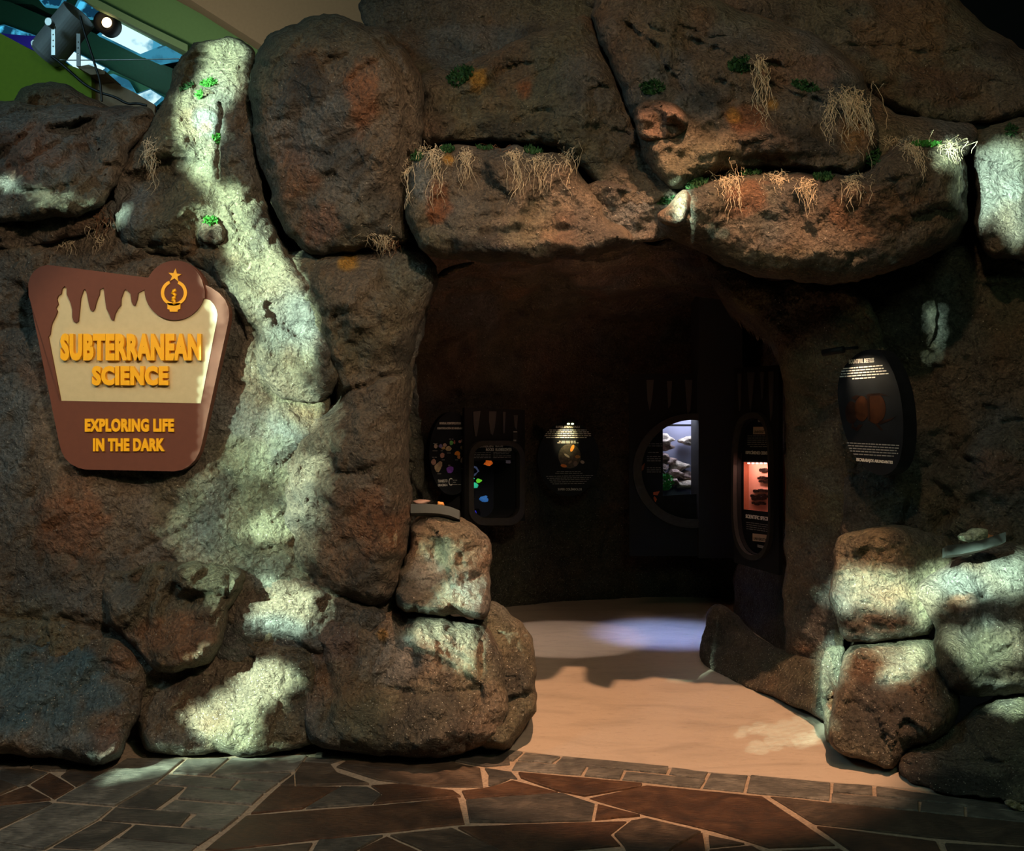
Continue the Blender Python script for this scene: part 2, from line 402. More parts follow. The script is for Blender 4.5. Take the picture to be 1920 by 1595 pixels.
# ------------------------------------------------------------------ rock builder
BROWN = np.array([.170, .122, .082]); GREY = np.array([.130, .135, .128]); RUST = np.array([.26, .105, .04])
DARK = np.array([.05, .043, .036]); OLIVE = np.array([.145, .13, .075]); BLUE = np.array([.06, .14, .17])
def rock_colour(P, px, py, tone, stains_and_light):
    n1 = fbm(P, 1.9, 3); n2 = fbm(P+31, 2.6, 3); n3 = fbm(P+63, 3.4, 3); n4 = fbm(P+91, 1.3, 2)
    c = BROWN[None]*np.ones((len(P), 1))
    def mixin(c, col, a): return c*(1-a[:, None])+np.asarray(col)[None]*a[:, None]
    c = mixin(c, GREY, sstep(n1, -.05, .35)*.75)
    c = mixin(c, OLIVE, sstep(n4, -.1, .35)*.75)
    c = mixin(c, RUST, sstep(n2, .15, .55)*.42)
    c = mixin(c, DARK, sstep(n3, .10, .45)*.6)
    for x, y, r, col, a in stains_and_light:  # rust and lichen stains, plus some lit and shaded tones painted in
        rx, ry = (r if isinstance(r, tuple) else (r, r))
        d = np.sqrt(((px-x)/rx)**2+((py-y)/ry)**2)+fbm(P+7, 9, 3)*.7
        c = mixin(c, col, (1-sstep(d, .45, 1.0))*a)
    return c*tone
YEL = (.55, .26, .03); RST = (.30, .10, .035); BLU = (.05, .15, .19); GRY = (.17, .18, .17); DRK = (.04, .035, .03); BLK = (.02, .02, .018); PALE = (.33, .30, .24)

def chaikin(P, n=1):
    for _ in range(n):
        Q = []
        for i in range(len(P)):
            a, b = P[i], P[(i+1) % len(P)]
            Q += [(a[0]*.75+b[0]*.25, a[1]*.75+b[1]*.25), (a[0]*.25+b[0]*.75, a[1]*.25+b[1]*.75)]
        P = Q
    return P
def dist_poly(px, py, P):
    """signed distance (inside +) and nearest boundary point"""
    A = np.asarray(P, float); B = np.roll(A, -1, 0)
    best = np.full(px.shape, 1e18); qx = np.zeros_like(px); qy = np.zeros_like(py); ins = np.zeros(px.shape, bool)
    for (ax, ay), (bx, by) in zip(A, B):
        dx, dy = bx-ax, by-ay; l = dx*dx+dy*dy+1e-9
        t = np.clip(((px-ax)*dx+(py-ay)*dy)/l, 0, 1); x = ax+t*dx; y = ay+t*dy
        d = (px-x)**2+(py-y)**2; m = d < best
        best = np.where(m, d, best); qx = np.where(m, x, qx); qy = np.where(m, y, qy)
        if ay != by:
            c = ((ay > py) != (by > py)) & (px < (bx-ax)*(py-ay)/(by-ay)+ax); ins ^= c
    s = np.sqrt(best); return np.where(ins, s, -s), qx, qy
def dist_line(px, py, L):
    best = np.full(px.shape, 1e18)
    for (ax, ay), (bx, by) in zip(L[:-1], L[1:]):
        dx, dy = bx-ax, by-ay; l = dx*dx+dy*dy+1e-9
        t = np.clip(((px-ax)*dx+(py-ay)*dy)/l, 0, 1)
        best = np.minimum(best, (px-ax-t*dx)**2+(py-ay-t*dy)**2)
    return np.sqrt(best)
ROCK_ID = [0]
def rock(poly, dp, T, R=70, step=4, back=.55, lump=1.0, fine=1.0, facet=1.0, cracks=(), bosses=(), stains_and_light=(), tone=1.0,
         jit=5, label=None, cat='rock', group=None, name='boulder', kind=None, mat=None, prof=2.5):
    T *= .74; R *= .62; facet *= 1.25; cracks = [(l, w*.6, d_*.8) for l, w, d_ in cracks]
    """solid boulder: outline, the depths (px,py,metres) its rim passes through, bulge T over R pixels"""
    ROCK_ID[0] += 1; seed = ROCK_ID[0]*13.7
    P = chaikin(poly, 1); A = np.asarray(P+[P[0]], float)
    sl = np.concatenate([[0], np.cumsum(np.hypot(*np.diff(A, axis=0).T))]); tt = np.linspace(0, sl[-1], max(12, int(sl[-1]/8)))[:-1]
    A = np.stack([np.interp(tt, sl, A[:, 0]), np.interp(tt, sl, A[:, 1])], 1)
    A = (np.roll(A, 1, 0)+A*2+np.roll(A, -1, 0))/4
    nrm = np.roll(A, -1, 0)-np.roll(A, 1, 0); nrm = np.stack([nrm[:, 1], -nrm[:, 0]], 1); nrm /= np.linalg.norm(nrm, axis=1)[:, None]+1e-9
    q = np.stack([A[:, 0]/55, A[:, 1]/55, np.full(len(A), seed)], 1)
    A = A+nrm*(fbm(q, 1.0, 2)*jit*1.8+fbm(q+50, 3.2, 3)*jit*1.0)[:, None]; P = A.tolist()
    if len(dp) == 1: co = (dp[0][2] if len(dp[0]) == 3 else dp[0][0], 0, 0)
    elif len(dp) == 2:
        (x0, y0, d0), (x1, y1, d1) = dp; gy = (d1-d0)/(y1-y0); co = (d0-gy*y0, 0, gy)
    else:
        MM = np.array([[1, a, b] for a, b, _ in dp], float); co = np.linalg.lstsq(MM, np.array([c for *_, c in dp]), rcond=None)[0]
    def plane(x, y): return co[0]+co[1]*x+co[2]*y
    K = 5; M = K*step
    x0, y0 = A.min(0)-M-step; x1, y1 = A.max(0)+M+step
    xs = np.arange(x0, x1, step); ys = np.arange(y0, y1, step)
    gx, gy = np.meshgrid(xs, ys); sh = gx.shape; gx = gx.ravel(); gy = gy.ravel()
    s, qx, qy = dist_poly(gx, gy, P)
    keep = s > -M
    out = s < 0; k = np.clip(-s/M, 0, 1)
    cx, cy = A.mean(0)
    X = np.where(out, qx+(cx-qx)*.22*k*k, gx); Y = np.where(out, qy+(cy-qy)*.22*k*k, gy)
    t = np.clip(s/R, 0, 1); pr = np.power(1-np.power(1-t, prof), 1/prof)
    D0 = plane(X, Y)
    base = D0-T*pr
    P3 = np.stack([(X-CX)/F*base, base*.6, CH+(CY-Y)/F*base], 1)+seed
    inner = np.clip(s/(R*.5), 0, 1)
    P2 = np.stack([P3[:, 0], P3[:, 1]*.3, P3[:, 2]], 1)
    warp = np.stack([fbm(P3, 3, 2), fbm(P3+9, 3, 2), fbm(P3+19, 3, 2)], 1)*.12
    disp = -.075*lump*fbm(P2, 1.7, 2)*inner - .055*lump*fbm(P2+3, 4.3, 3)*np.clip(s/14, .15, 1)
    fa, edge = facets(P2+warp, 3.1, ROCK_ID[0])
    fa = fa*(.3+.7*sstep(edge, 0, .3)); disp += .085*facet*fa*inner
    fa2, e2 = facets(P2+warp*.6, 8.0, ROCK_ID[0]+5)
    fa2 = fa2*(.25+.75*sstep(e2, 0, .3)); disp += .038*facet*fa2*np.clip(s/14, .2, 1)
    disp += -.017*fine*ridge(P2+warp, 9, 3)-.012*fine*ridge(P3, 22, 2)-.014*fine*fbm(P3, 38, 3)
    st = fbm(np.stack([P3[:, 0]*.6, P3[:, 1]*.4, P3[:, 2]*3+P3[:, 0]*.7], 1), 2.2, 3); disp += .016*lump*st*inner
    for line, w, dep in cracks:
        d = dist_line(X+fbm(P3, 7, 3)*12, Y+fbm(P3+4, 7, 3)*12, line); disp += dep*np.exp(-(d/w)**2)
    for bx, by, rx, ry, hh in bosses:
        d = ((X-bx)/rx)**2+((Y-by)/ry)**2; disp -= hh*np.exp(-d*1.3)
    D = np.where(out, D0+disp*.3+back*k, base+disp)
    D = np.where(out | (s > 0), D, D)
    V = np.stack([(X-CX)/F*D, D, CH+(CY-Y)/F*D], 1)
    c = rock_colour(np.stack([P3[:, 0], P3[:, 1], P3[:, 2]], 1), X, Y, tone, stains_and_light)
    idx = np.arange(len(gx)).reshape(sh)
    a, b, cc, d = idx[:-1, :-1].ravel(), idx[:-1, 1:].ravel(), idx[1:, 1:].ravel(), idx[1:, :-1].ravel()
    ok = keep[a] & keep[b] & keep[cc] & keep[d]
    Fq = np.stack([a, d, cc, b], 1)[ok]
    used = np.unique(Fq); rm = np.full(len(gx), -1); rm[used] = np.arange(len(used))
    return mk(name, V[used], rm[Fq], mat or M_ROCK, None, True, label, None if kind == 'structure' else cat, group, kind, cols=c[used])

# ------------------------------------------------------------------ floor
GP = [(-4.2, .4, 0), (4.2, .4, 0), (4.2, 10.2, 0), (-4.2, 10.2, 0)]
v, f = box((-4.2, .4, -.12), (4.2, 10.2, -.004))
floor = mk('floor', v, f, M_GROUT, kind='structure', label='flagstone paving with sandy grout in front of the cave')
tan_px = [(900, 1398), (960, 1406), (1060, 1418), (1330, 1448), (1700, 1478), (1800, 1486)]
tp = [floor_pt(*p)[:2] for p in tan_px]
xy = [(-1.9, 9.6), (-1.9, 4.8)]+tp+[(2.9, 4.4), (2.9, 9.6)]
fl = Fr((0, 0, 0), (1, 0, 0), (0, 1, 0))
v, f = extrude2d(fl, xy, [], -.05, .002)
concrete = mk('concrete_floor', v, f, M_TAN, kind='structure', label='smooth tan concrete floor running into the cave')

Lf = lambda P: [(x/2, 1380+y/2) for x, y in P]
Rt = lambda P: [(960+x/2, 1380+y/2) for x, y in P]
stones = []
for m, P in [
 ('s', [(430,114),(478,84),(688,88),(578,178),(430,260),(212,241),(352,160)]), ('s', [(202,252),(420,268),(362,315),(166,424),(0,398),(0,358)]),
 ('s', [(-120,395),(0,404),(160,430),(60,490),(-120,470)]), ('s', [(700,90),(856,84),(784,145),(648,138)]),
 ('s', [(868,84),(1150,74),(1106,130),(794,148)]), ('s', [(628,145),(892,164),(862,198),(592,178)]),
 ('s', [(810,151),(1092,141),(1048,170),(908,163)]), ('s', [(905,168),(1042,176),(996,210),(872,198)]),
 ('d', [(578,184),(690,193),(584,272),(440,262)]), ('s', [(702,194),(988,216),(944,256),(668,234)]),
 ('s', [(654,241),(936,262),(900,298),(744,290),(604,276)]), ('d', [(432,270),(714,292),(676,336),(382,314)]),
 ('s', [(742,296),(894,304),(830,354),(688,338)]), ('d', [(372,320),(494,332),(350,424),(200,416)]),
 ('d', [(506,334),(820,358),(745,408),(450,380)]), ('s', [(436,386),(738,412),(690,450),(360,444)]),
 ('s', [(190,424),(348,430),(330,460),(120,460)]),
 ('d', [(-20,70),(128,86),(112,117),(-20,120)]), ('d', [(136,90),(268,110),(248,130),(186,130),(120,117)]),
 ('b', [(276,112),(420,118),(346,160),(286,188),(228,150)]), ('d', [(0,126),(108,122),(178,136),(104,180),(70,188),(0,160)]),
 ('b', [(-20,160),(64,190),(-20,228)]), ('r', [(186,139),(278,192),(204,234),(116,182)]), ('r', [(-10,232),(100,190),(190,238),(-10,259)]),
 ('d', [(-20,266),(184,247),(196,252),(-20,352)]),
 ('d', [(1186,62),(1300,58),(1330,80),(1184,74)]), ('d', [(1150,80),(1288,86),(1240,101),(1142,95)]),
 ('b', [(1134,99),(1238,106),(1264,140),(1384,180),(1112,184),(1108,138)]),
 ('b', [(1334,90),(1500,92),(1700,97),(1800,118),(1812,190),(1600,188),(1420,164),(1262,115),(1300,92)]),
 ('b', [(1102,146),(1104,184),(1052,186)]), ('d', [(1320,62),(1500,76),(1690,90),(1480,88),(1336,80)]),
 ('r', [(1046,190),(1274,190),(1134,271),(942,290)]), ('d', [(1282,191),(1378,193),(1430,220),(1394,254),(1148,271)]),
 ('r', [(1392,186),(1480,180),(1700,206),(1728,226),(1402,254),(1436,218)]), ('r', [(1732,206),(1840,192),(1920,168),(1990,192),(1920,220),(1746,234)]),
 ('d', [(1832,150),(1912,160),(1842,187),(1832,184)]), ('d', [(1818,121),(1918,136),(1940,160),(1834,146)]),
 ('d', [(1706,94),(1790,62),(1908,58),(1912,106),(1822,114)]),
 ('r', [(922,300),(1400,263),(1718,233),(1742,328),(1200,384),(830,428),(770,424)]),
 ('d', [(1748,240),(1918,227),(2110,215),(2230,256),(2218,316),(1920,324),(1762,322)]),
 ('b', [(1464,372),(1696,346),(1880,430),(1860,470),(1680,470)]),
 ('r', [(1718,343),(1920,334),(2350,320),(2288,368),(2326,410),(2120,428),(1990,465),(1930,465)]),
 ('d', [(1196,391),(1436,373),(1330,430),(1300,470),(1150,470)]), ('r', [(1450,380),(1600,450),(1600,480),(1340,470),(1350,428)]),
 ('b', [(800,450),(840,434),(1172,402),(1130,470),(800,490)])]: stones.append((m, Lf(P)))
for m, P in [
 ('s', [(50,64),(180,79),(150,100),(22,91)]), ('s', [(-60,50),(40,62),(4,92),(-90,80)]), ('s', [(190,78),(588,115),(578,139),(166,102)]),
 ('s', [(600,119),(734,135),(720,160),(590,142)]), ('s', [(746,138),(884,148),(868,208),(716,194)]), ('s', [(896,148),(1194,178),(1190,240),(880,210)]),
 ('s', [(1206,181),(1350,190),(1352,220),(1204,210)]), ('s', [(1366,191),(1600,226),(1900,262),(1980,272),(1980,298),(1700,262),(1368,224)]),
 ('s', [(16,98),(278,115),(258,145),(0,126)]), ('s', [(286,120),(418,130),(404,160),(272,148)]), ('s', [(428,135),(724,165),(704,194),(414,163)]),
 ('s', [(1200,216),(1524,243),(1524,280),(1198,246)]), ('s', [(1536,245),(1694,262),(1696,298),(1532,282)]), ('s', [(1706,265),(2000,300),(2000,335),(1708,300)]),
 ('r', [(24,137),(488,180),(482,190),(272,224),(176,206),(34,156)]), ('r', [(502,183),(940,226),(1210,408),(964,418),(760,356),(500,294),(290,232)]),
 ('r', [(0,166),(172,209),(0,221)]), ('r', [(322,259),(480,298),(312,313)]),
 ('b', [(500,310),(708,360),(600,422),(560,465),(440,450),(420,410),(384,370),(446,320)]), ('r', [(714,366),(724,430),(720,470),(580,470),(604,428)]),
 ('b', [(738,374),(872,404),(742,417)]), ('r', [(740,428),(900,412),(1000,470),(740,470)]),
 ('b', [(970,227),(1300,262),(1980,334),(1980,412),(1620,383),(1134,328)]),
 ('r', [(1144,341),(1590,400),(1604,430),(1620,470),(1330,470)]), ('b', [(1624,406),(1980,424),(1980,480),(1650,470)]), ('r', [(1010,430),(1230,424),(1300,470),(1020,480)])]:
    stones.append((m, Rt(P)))
MS = {'s': M_SLATE, 'd': M_SLATED, 'r': M_SLATER, 'b': M_SLATEB}
rnd = random.Random(3)
for m, P in stones:
    # slightly irregular edges
    Q = []
    for i, a in enumerate(P):
        b = P[(i+1) % len(P)]; L = math.hypot(b[0]-a[0], b[1]-a[1]); Q.append(a); k = int(L//28)
        for j in range(1, k+1):
            t = j/(k+1); Q.append((a[0]+(b[0]-a[0])*t+rnd.uniform(-.7, .7), a[1]+(b[1]-a[1])*t+rnd.uniform(-.5, .5)))
    h = rnd.uniform(.002, .007)
    pts = [floor_pt(x, y, 0)[:2] for x, y in Q]
    cx = sum(p[0] for p in pts)/len(pts); cy = sum(p[1] for p in pts)/len(pts)
    n = len(pts); inn = [(x+(cx-x)*min(.02, .006/max(.01, math.hypot(cx-x, cy-y))), y+(cy-y)*min(.02, .006/max(.01, math.hypot(cx-x, cy-y)))) for x, y in pts]
    tx, ty = rnd.uniform(-.006, .006), rnd.uniform(-.006, .006)
    zt = lambda x, y: h+tx*(x-cx)+ty*(y-cy)
    vv = [(x, y, zt(x, y)) for x, y in inn]+[(x, y, zt(x, y)-.003) for x, y in pts]+[(x, y, -.03) for x, y in pts]
    tri = tessellate_polygon([[Vector((x, y, 0)) for x, y in inn]]); ff = []
    for a, b, c in tri:
        cr = (inn[b][0]-inn[a][0])*(inn[c][1]-inn[a][1])-(inn[c][0]-inn[a][0])*(inn[b][1]-inn[a][1])
        ff.append((a, b, c) if cr > 0 else (a, c, b))
    for i in range(n):
        j = (i+1) % n; ff += [(i, i+n, j+n, j), (i+n, i+2*n, j+2*n, j+n)]
    mk('paving_stone', vv, ff, MS[m], floor)

# ------------------------------------------------------------------ the rockwork
# backing skins (structure)
rock([(-160,330),(120,320),(240,300),(420,300),(640,400),(760,470),(812,520),(800,620),(775,700),(765,900),(760,1100),(700,1300),(560,1400),(-160,1440)],
     [(300,1400,4.85),(300,300,5.15)], .10, 60, 6, name='wall_left', kind='structure', tone=.9, label='sculpted rock wall behind the sign')
rock([(-160,440),(60,452),(200,415),(300,440),(420,470),(500,560),(560,640),(625,740),(620,830),(610,960),(600,1090),(480,1300),(300,1330),(-160,1330)],
     [(200,450,4.86),(200,1300,4.74)], .16, 110, 4, lump=.8, facet=.7, tone=1.0, label='broad brown rock face that carries the sign',
     cracks=[([(200,500),(330,470),(420,465)],9,.03),([(250,1040),(300,1010),(360,985)],9,.03),([(0,1150),(120,1165),(200,1180)],10,.04),([(470,1000),(540,960)],8,.03)],
     stains_and_light=[(20,800,(40,160),GRY,.7),(130,980,90,RST,.5),(20,560,(60,120),DRK,.4),(480,870,80,OLIVE,.6),(330,940,70,OLIVE,.5),(60,1060,80,DRK,.4)])
rock([(20,210),(28,172),(62,152),(104,152),(150,172),(215,200),(240,280),(20,300)], [(5.15,)], .25, 60, label='low rounded rock hump behind the upper left boulder, under the lime wall', fine=.6)
rock([(-160,180),(60,192),(180,196),(262,198),(292,206),(288,235),(262,262),(236,310),(216,350),(192,385),(160,400),(60,415),(-160,425)],
     [(100,190,4.95),(100,420,4.72)], .30, 90, label='large brown boulder at the upper left, below the lime wall', facet=1.6,
     cracks=[([(0,320),(60,300),(110,262),(160,225)],9,.035),([(150,240),(170,300),(140,350)],10,.02)],
     stains_and_light=[(120,220,60,GRY,.5),(60,280,70,RST,.35)])
rock([(-160,405),(0,410),(90,400),(170,385),(205,375),(190,420),(150,440),(90,462),(0,470),(-160,480)],
     [(4.82,)], .17, 40, label='flat dark slab wedged under the upper left boulder', facet=1.2, tone=.9)
rock([(138,452),(160,425),(178,412),(196,425),(190,450),(165,465)], [(4.86,)], .10, 22, jit=2, label='small dark stone in the crevice beside the dried brown moss')
rock([(186,395),(205,372),(228,368),(232,400),(222,430),(200,425)], [(4.84,)], .10, 22, jit=2, label='small stone in the crevice below the upper left boulder')
rock([(215,330),(236,300),(262,255),(292,215),(312,165),(334,118),(360,78),(396,72),(436,68),(462,84),(480,96),(486,160),(484,290),(500,390),(540,470),(610,540),(640,640),(640,730),(590,760),(500,740),(470,650),(430,560),(380,500),(300,478),(235,470),(210,420)],
     [(400,80,4.88),(400,740,4.76)], .18, 75, facet=1.1, label='tall pale-lit rock spire between the upper left boulder and the dome',
     cracks=[([(372,180),(380,165),(410,155)],6,.03),([(412,190),(418,205),(410,250),(412,340)],7,.05),([(300,215),(350,160)],10,.02),([(412,350),(440,345),(480,360)],8,.03),([(260,300),(330,330)],14,.03),([(235,470),(330,455),(420,470)],8,.03)],
     bosses=[(395,165,20,24,.05),(300,270,40,50,.05),(250,420,26,30,.04)],
     stains_and_light=[(250,380,50,GRY,.5),(390,230,40,GRY,.7),(385,240,16,RST,.3),(450,200,(14,80),BROWN,.6)])
rock([(366,436),(378,416),(400,410),(418,420),(428,440),(420,458),(395,460),(374,450)], [(4.70,)], .10, 22, step=3, jit=2, back=.25, label='small pale stone jutting from the spire, moss on top')
rock([(372,172),(392,160),(412,168),(420,190),(408,206),(384,196)], [(4.76,)], .07, 16, step=3, jit=2, back=.25, label='small knob on the upper spire, ringed by green moss')
# dome and pillar
rock([(474,110),(496,70),(540,44),(600,26),(650,34),(700,44),(745,74),(784,125),(800,190),(796,270),(775,330),(765,400),(772,452),(720,466),(650,474),(585,478),(545,450),(514,390),(490,320),(472,250),(466,170)],
     [(4.82,)], .46, 150, label='big dark dome-shaped boulder left of the arch', facet=.9, lump=1.1,
     cracks=[([(700,60),(740,110),(762,200),(758,300)],16,.08),([(560,50),(640,60),(700,90)],12,.02)],
     stains_and_light=[(680,190,(40,90),RST,.6),(560,330,60,RST,.35),(650,300,60,DRK,.5),(560,150,60,DRK,.35),(600,420,50,RST,.4),(515,250,(20,80),GRY,.4)])
rock([(520,475),(570,468),(650,462),(720,455),(765,448),(808,480),(826,515),(815,545),(795,585),(782,640),(772,700),(764,800),(768,880),(776,940),(770,1000),(752,1080),(738,1125),(700,1142),(640,1128),(600,1120),(560,1080),(530,1010),(525,900),(545,820),(600,770),(640,745),(600,660),(560,580)],
     [(700,460,4.95),(700,1130,4.85)], .44, 130, label='tall brown rock pillar forming the left jamb of the cave mouth', facet=1.0,
     cracks=[([(610,770),(660,735),(710,712),(765,690)],9,.07),([(560,950),(540,900),(560,840)],8,.04),([(640,1010),(700,1060),(740,1050)],9,.03),([(790,590),(740,620),(700,700)],18,.03)],
     bosses=[(690,600,80,90,.08),(700,840,70,110,.10),(640,560,40,50,.05)],
     stains_and_light=[(655,492,(26,22),YEL,.85),(560,760,40,GRY,.3),(700,980,80,RST,.4),(680,1090,60,DRK,.5),(740,850,60,BROWN,.6),(715,460,(60,30),DRK,.5)])
rock([(430,1120),(470,1085),(530,1075),(600,1090),(680,1130),(740,1150),(720,1200),(600,1230),(480,1250),(400,1250),(405,1180)],
     [(4.76,)], .17, 60, label='pale-lit rock band between the pillar foot and the bottom boulders', cracks=[([(500,1120),(620,1105)],7,.04)])
rock([(180,1082),(210,1066),(270,1058),(340,1050),(420,1052),(466,1062),(468,1090),(432,1140),(424,1190),(405,1238),(350,1258),(300,1262),(268,1230),(225,1192),(192,1160)],
     [(320,1060,4.76),(320,1260,4.62)], .30, 60, label='angular brown boulder in the lower wall, below the sign', facet=1.5,
     cracks=[([(427,1085),(430,1110),(400,1170)],6,.05),([(260,1160),(300,1190),(330,1240)],10,.03)],
     stains_and_light=[(330,1190,(90,60),RST,.45),(230,1120,(40,50),GRY,.4),(300,1100,60,BROWN,.4)])  # warm lower face and grey upper left paint in how the light falls
rock([(-160,1160),(0,1152),(90,1150),(170,1170),(240,1200),(270,1236),(274,1290),(262,1350),(236,1400),(228,1424),(180,1434),(100,1426),(0,1412),(-160,1400)],
     [(100,1430,fd(1430)),(100,1160,4.86)], .30, 60, label='bluish boulder at the bottom left corner', facet=1.3, prof=2.6,
     cracks=[([(0,1190),(80,1215),(160,1240),(210,1275),(260,1282)],7,.035),([(160,1240),(60,1215)],12,-.02)],
     stains_and_light=[(80,1290,(170,120),BLU,.6),(200,1380,(40,50),RST,.4),(230,1230,40,RST,.4),(100,1390,(140,30),GRY,.5)])  # blue tint over the face, rust tones towards the right side
rock([(258,1300),(300,1275),(350,1262),(410,1236),(480,1200),(545,1190),(590,1205),(606,1260),(604,1350),(590,1402),(500,1414),(420,1418),(320,1412),(256,1400)],
     [(430,1412,fd(1412)),(430,1200,4.86)], .26, 60, label='low brown boulder on the floor right of the bluish one', prof=2.5,
     cracks=[([(420,1240),(500,1225),(580,1230)],9,.04)], stains_and_light=[(420,1290,60,BROWN,.5),(560,1230,(30,60),DRK,.4),(330,1390,(70,25),GRY,.4)])
rock([(890,1142),(925,1126),(950,1140),(982,1168),(1002,1205),(1011,1250),(1004,1290),(1007,1318),(990,1352),(970,1392),(955,1408),(900,1410),(870,1360),(870,1220)],
     [(950,1408,fd(1406)),(950,1140,5.15)], .26, 50, label='dark knobbly boulder at the left edge of the cave path', facet=1.8,
     cracks=[([(1005,1295),(960,1310),(920,1330)],10,.08),([(985,1180),(950,1240)],8,.03)], stains_and_light=[(960,1270,60,DRK,.5)])
rock([(568,1210),(590,1150),(640,1128),(700,1138),(760,1142),(850,1150),(905,1165),(938,1200),(955,1260),(955,1330),(940,1380),(900,1400),(850,1418),(770,1420),(680,1412),(590,1408),(560,1350)],
     [(760,1420,fd(1420)),(760,1140,4.95)], .36, 85, label='massive boulder under the pedestal rock, left of the cave path', facet=1.2, prof=2.5,
     cracks=[([(723,1190),(716,1225),(700,1250),(695,1285)],6,.05),([(765,1195),(830,1225),(875,1262)],8,-.03),([(900,1210),(905,1300),(870,1400)],10,.05),([(600,1220),(625,1300),(600,1360)],16,.07),([(700,1290),(800,1300),(900,1290)],12,.04)],
     bosses=[(820,1200,60,40,.05)],
     stains_and_light=[(620,1200,60,(.19,.12,.10),.6),(740,1240,70,GRY,.6),(718,1190,14,YEL,.5),(800,1350,120,DRK,.65),(920,1300,40,BROWN,.7),(560,1210,(30,50),GRY,.5)])
rock([(768,985),(785,962),(830,955),(868,968),(896,985),(918,1012),(922,1060),(924,1120),(922,1152),(905,1166),(860,1158),(800,1150),(750,1150),(736,1120),(744,1082),(764,1050)],
     [(840,1160,4.72),(840,960,4.95)], .26, 45, label='squarish pedestal boulder with a curved rail on top, beside the left jamb', facet=1.3,
     cracks=[([(775,1000),(840,1005),(905,1000)],9,-.02),([(800,1050),(870,1060),(920,1060)],8,.02)], stains_and_light=[(790,1120,50,DRK,.4),(800,1070,40,GRY,.5),(900,1080,(25,70),BROWN,.5)])
# arch
rock([(660,30),(690,-30),(1300,-60),(1330,40),(1240,120),(1160,150),(1000,130),(900,175),(830,200),(785,190),(745,90)],
     [(900,190,4.92),(900,-50,5.4)], .20, 90, step=5, label='sloping grey-brown rock shelf over the arch, right of the dome', facet=.7, fine=.7,
     cracks=[([(700,40),(850,60),(990,40)],12,.03)], stains_and_light=[(900,70,(100,40),GRY,.5)])
rock([(792,200),(780,150),(800,128),(850,126),(960,80),(1060,36),(1106,22),(1120,70),(1145,110),(1170,170),(1192,210),(1240,300),(1290,350),(1280,400),(1180,400),(1135,380),(1090,312),(1050,276),(960,262),(870,262),(800,280),(786,260)],
     [(1000,60,5.05),(1000,380,4.72)], .28, 80, label='wide rust-stained boulder over the hanging block, above the arch', facet=1.0,
     cracks=[([(800,130),(850,132),(900,120)],8,.03),([(830,230),(950,205),(1080,225)],16,.03),([(1130,290),(1230,330),(1280,360)],12,.03)],
     bosses=[(1080,240,60,60,.05)],
     stains_and_light=[(862,142,(28,14),DRK,.3),(893,148,(30,26),YEL,.75),(985,165,(22,24),RST,.8),(820,240,40,DRK,.5),(950,240,(90,30),BLK,.5),(1130,140,60,BROWN,.5),(960,130,60,RST,.25),(1180,330,60,BROWN,.5)])
rock([(1090,420),(1090,360),(1120,330),(1200,360),(1290,385),(1290,440),(1240,452),(1180,462),(1110,470)],
     [(4.62,)], .14, 45, label='dark filler rock between the hanging block and the long lintel block')
rock([(758,330),(765,300),(790,282),(850,272),(950,274),(1035,280),(1072,300),(1094,340),(1130,372),(1138,405),(1180,430),(1200,452),(1150,474),(1090,486),(1000,494),(920,492),(860,490),(815,488),(782,458),(762,420),(756,380)],
     [(960,280,4.72),(960,480,4.66)], .40, 75, label='hanging lintel block with dangling roots along its top, left end of the arch', facet=1.1,
     cracks=[([(865,350),(900,375),(960,372)],8,.03),([(850,415),(900,410),(1000,400)],10,.03),([(800,420),(900,440),(1060,430)],14,.03)],
     stains_and_light=[(842,300,(20,16),YEL,.7),(820,375,(30,50),RST,.7),(818,405,20,RST,.6),(790,340,(26,60),GRY,.7),(900,340,60,BROWN,.5),(960,460,(160,30),DRK,.6),(1000,430,60,OLIVE,.4)])  # grey left end and dark underside are light and shade painted in
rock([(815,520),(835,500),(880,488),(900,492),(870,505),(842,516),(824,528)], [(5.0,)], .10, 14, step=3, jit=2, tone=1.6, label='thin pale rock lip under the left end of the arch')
rock([(1108,10),(1125,-40),(1250,-50),(1340,0),(1430,34),(1540,70),(1590,105),(1618,150),(1634,200),(1648,240),(1642,290),(1622,322),(1570,332),(1470,318),(1380,318),(1330,330),(1290,362),(1250,350),(1216,316),(1196,262),(1188,215),(1160,175),(1140,110),(1112,60)],
     [(1400,0,5.05),(1400,330,4.66)], .42, 100, label='largest overhead boulder above the right half of the arch, rust-stained', facet=1.1,
     cracks=[([(1180,50),(1230,90),(1250,130),(1280,170)],9,.06),([(1290,60),(1400,110),(1450,150),(1560,190),(1620,230)],9,-.05),([(1240,30),(1330,70),(1400,70),(1450,105)],7,.05),([(1250,290),(1400,300),(1560,300)],18,.04),([(1460,150),(1540,175)],7,.03)],
     stains_and_light=[(1500,130,(120,40),(.24,.13,.08),.6),(1400,220,(50,40),RST,.7),(1450,195,(20,18),YEL,.6),(1375,215,(16,20),YEL,.5),(1320,180,(40,30),BLK,.6),(1600,250,(36,50),(.36,.17,.05),.7),(1250,60,(60,50),OLIVE,.4),(1480,270,(140,40),DRK,.6),(1130,60,40,GRY,.3)])  # besides rust and lichen, warm top and dark lower band paint light and shade
rock([(1186,205),(1200,188),(1235,182),(1270,196),(1296,222),(1290,250),(1258,266),(1215,268),(1188,255)],
     [(4.53,)], .14, 30, step=3, jit=3, facet=1.8, back=.35, label='small knobbly pinkish stone under the green moss near the arch centre', stains_and_light=[(1240,225,60,(.32,.18,.12),.7)])
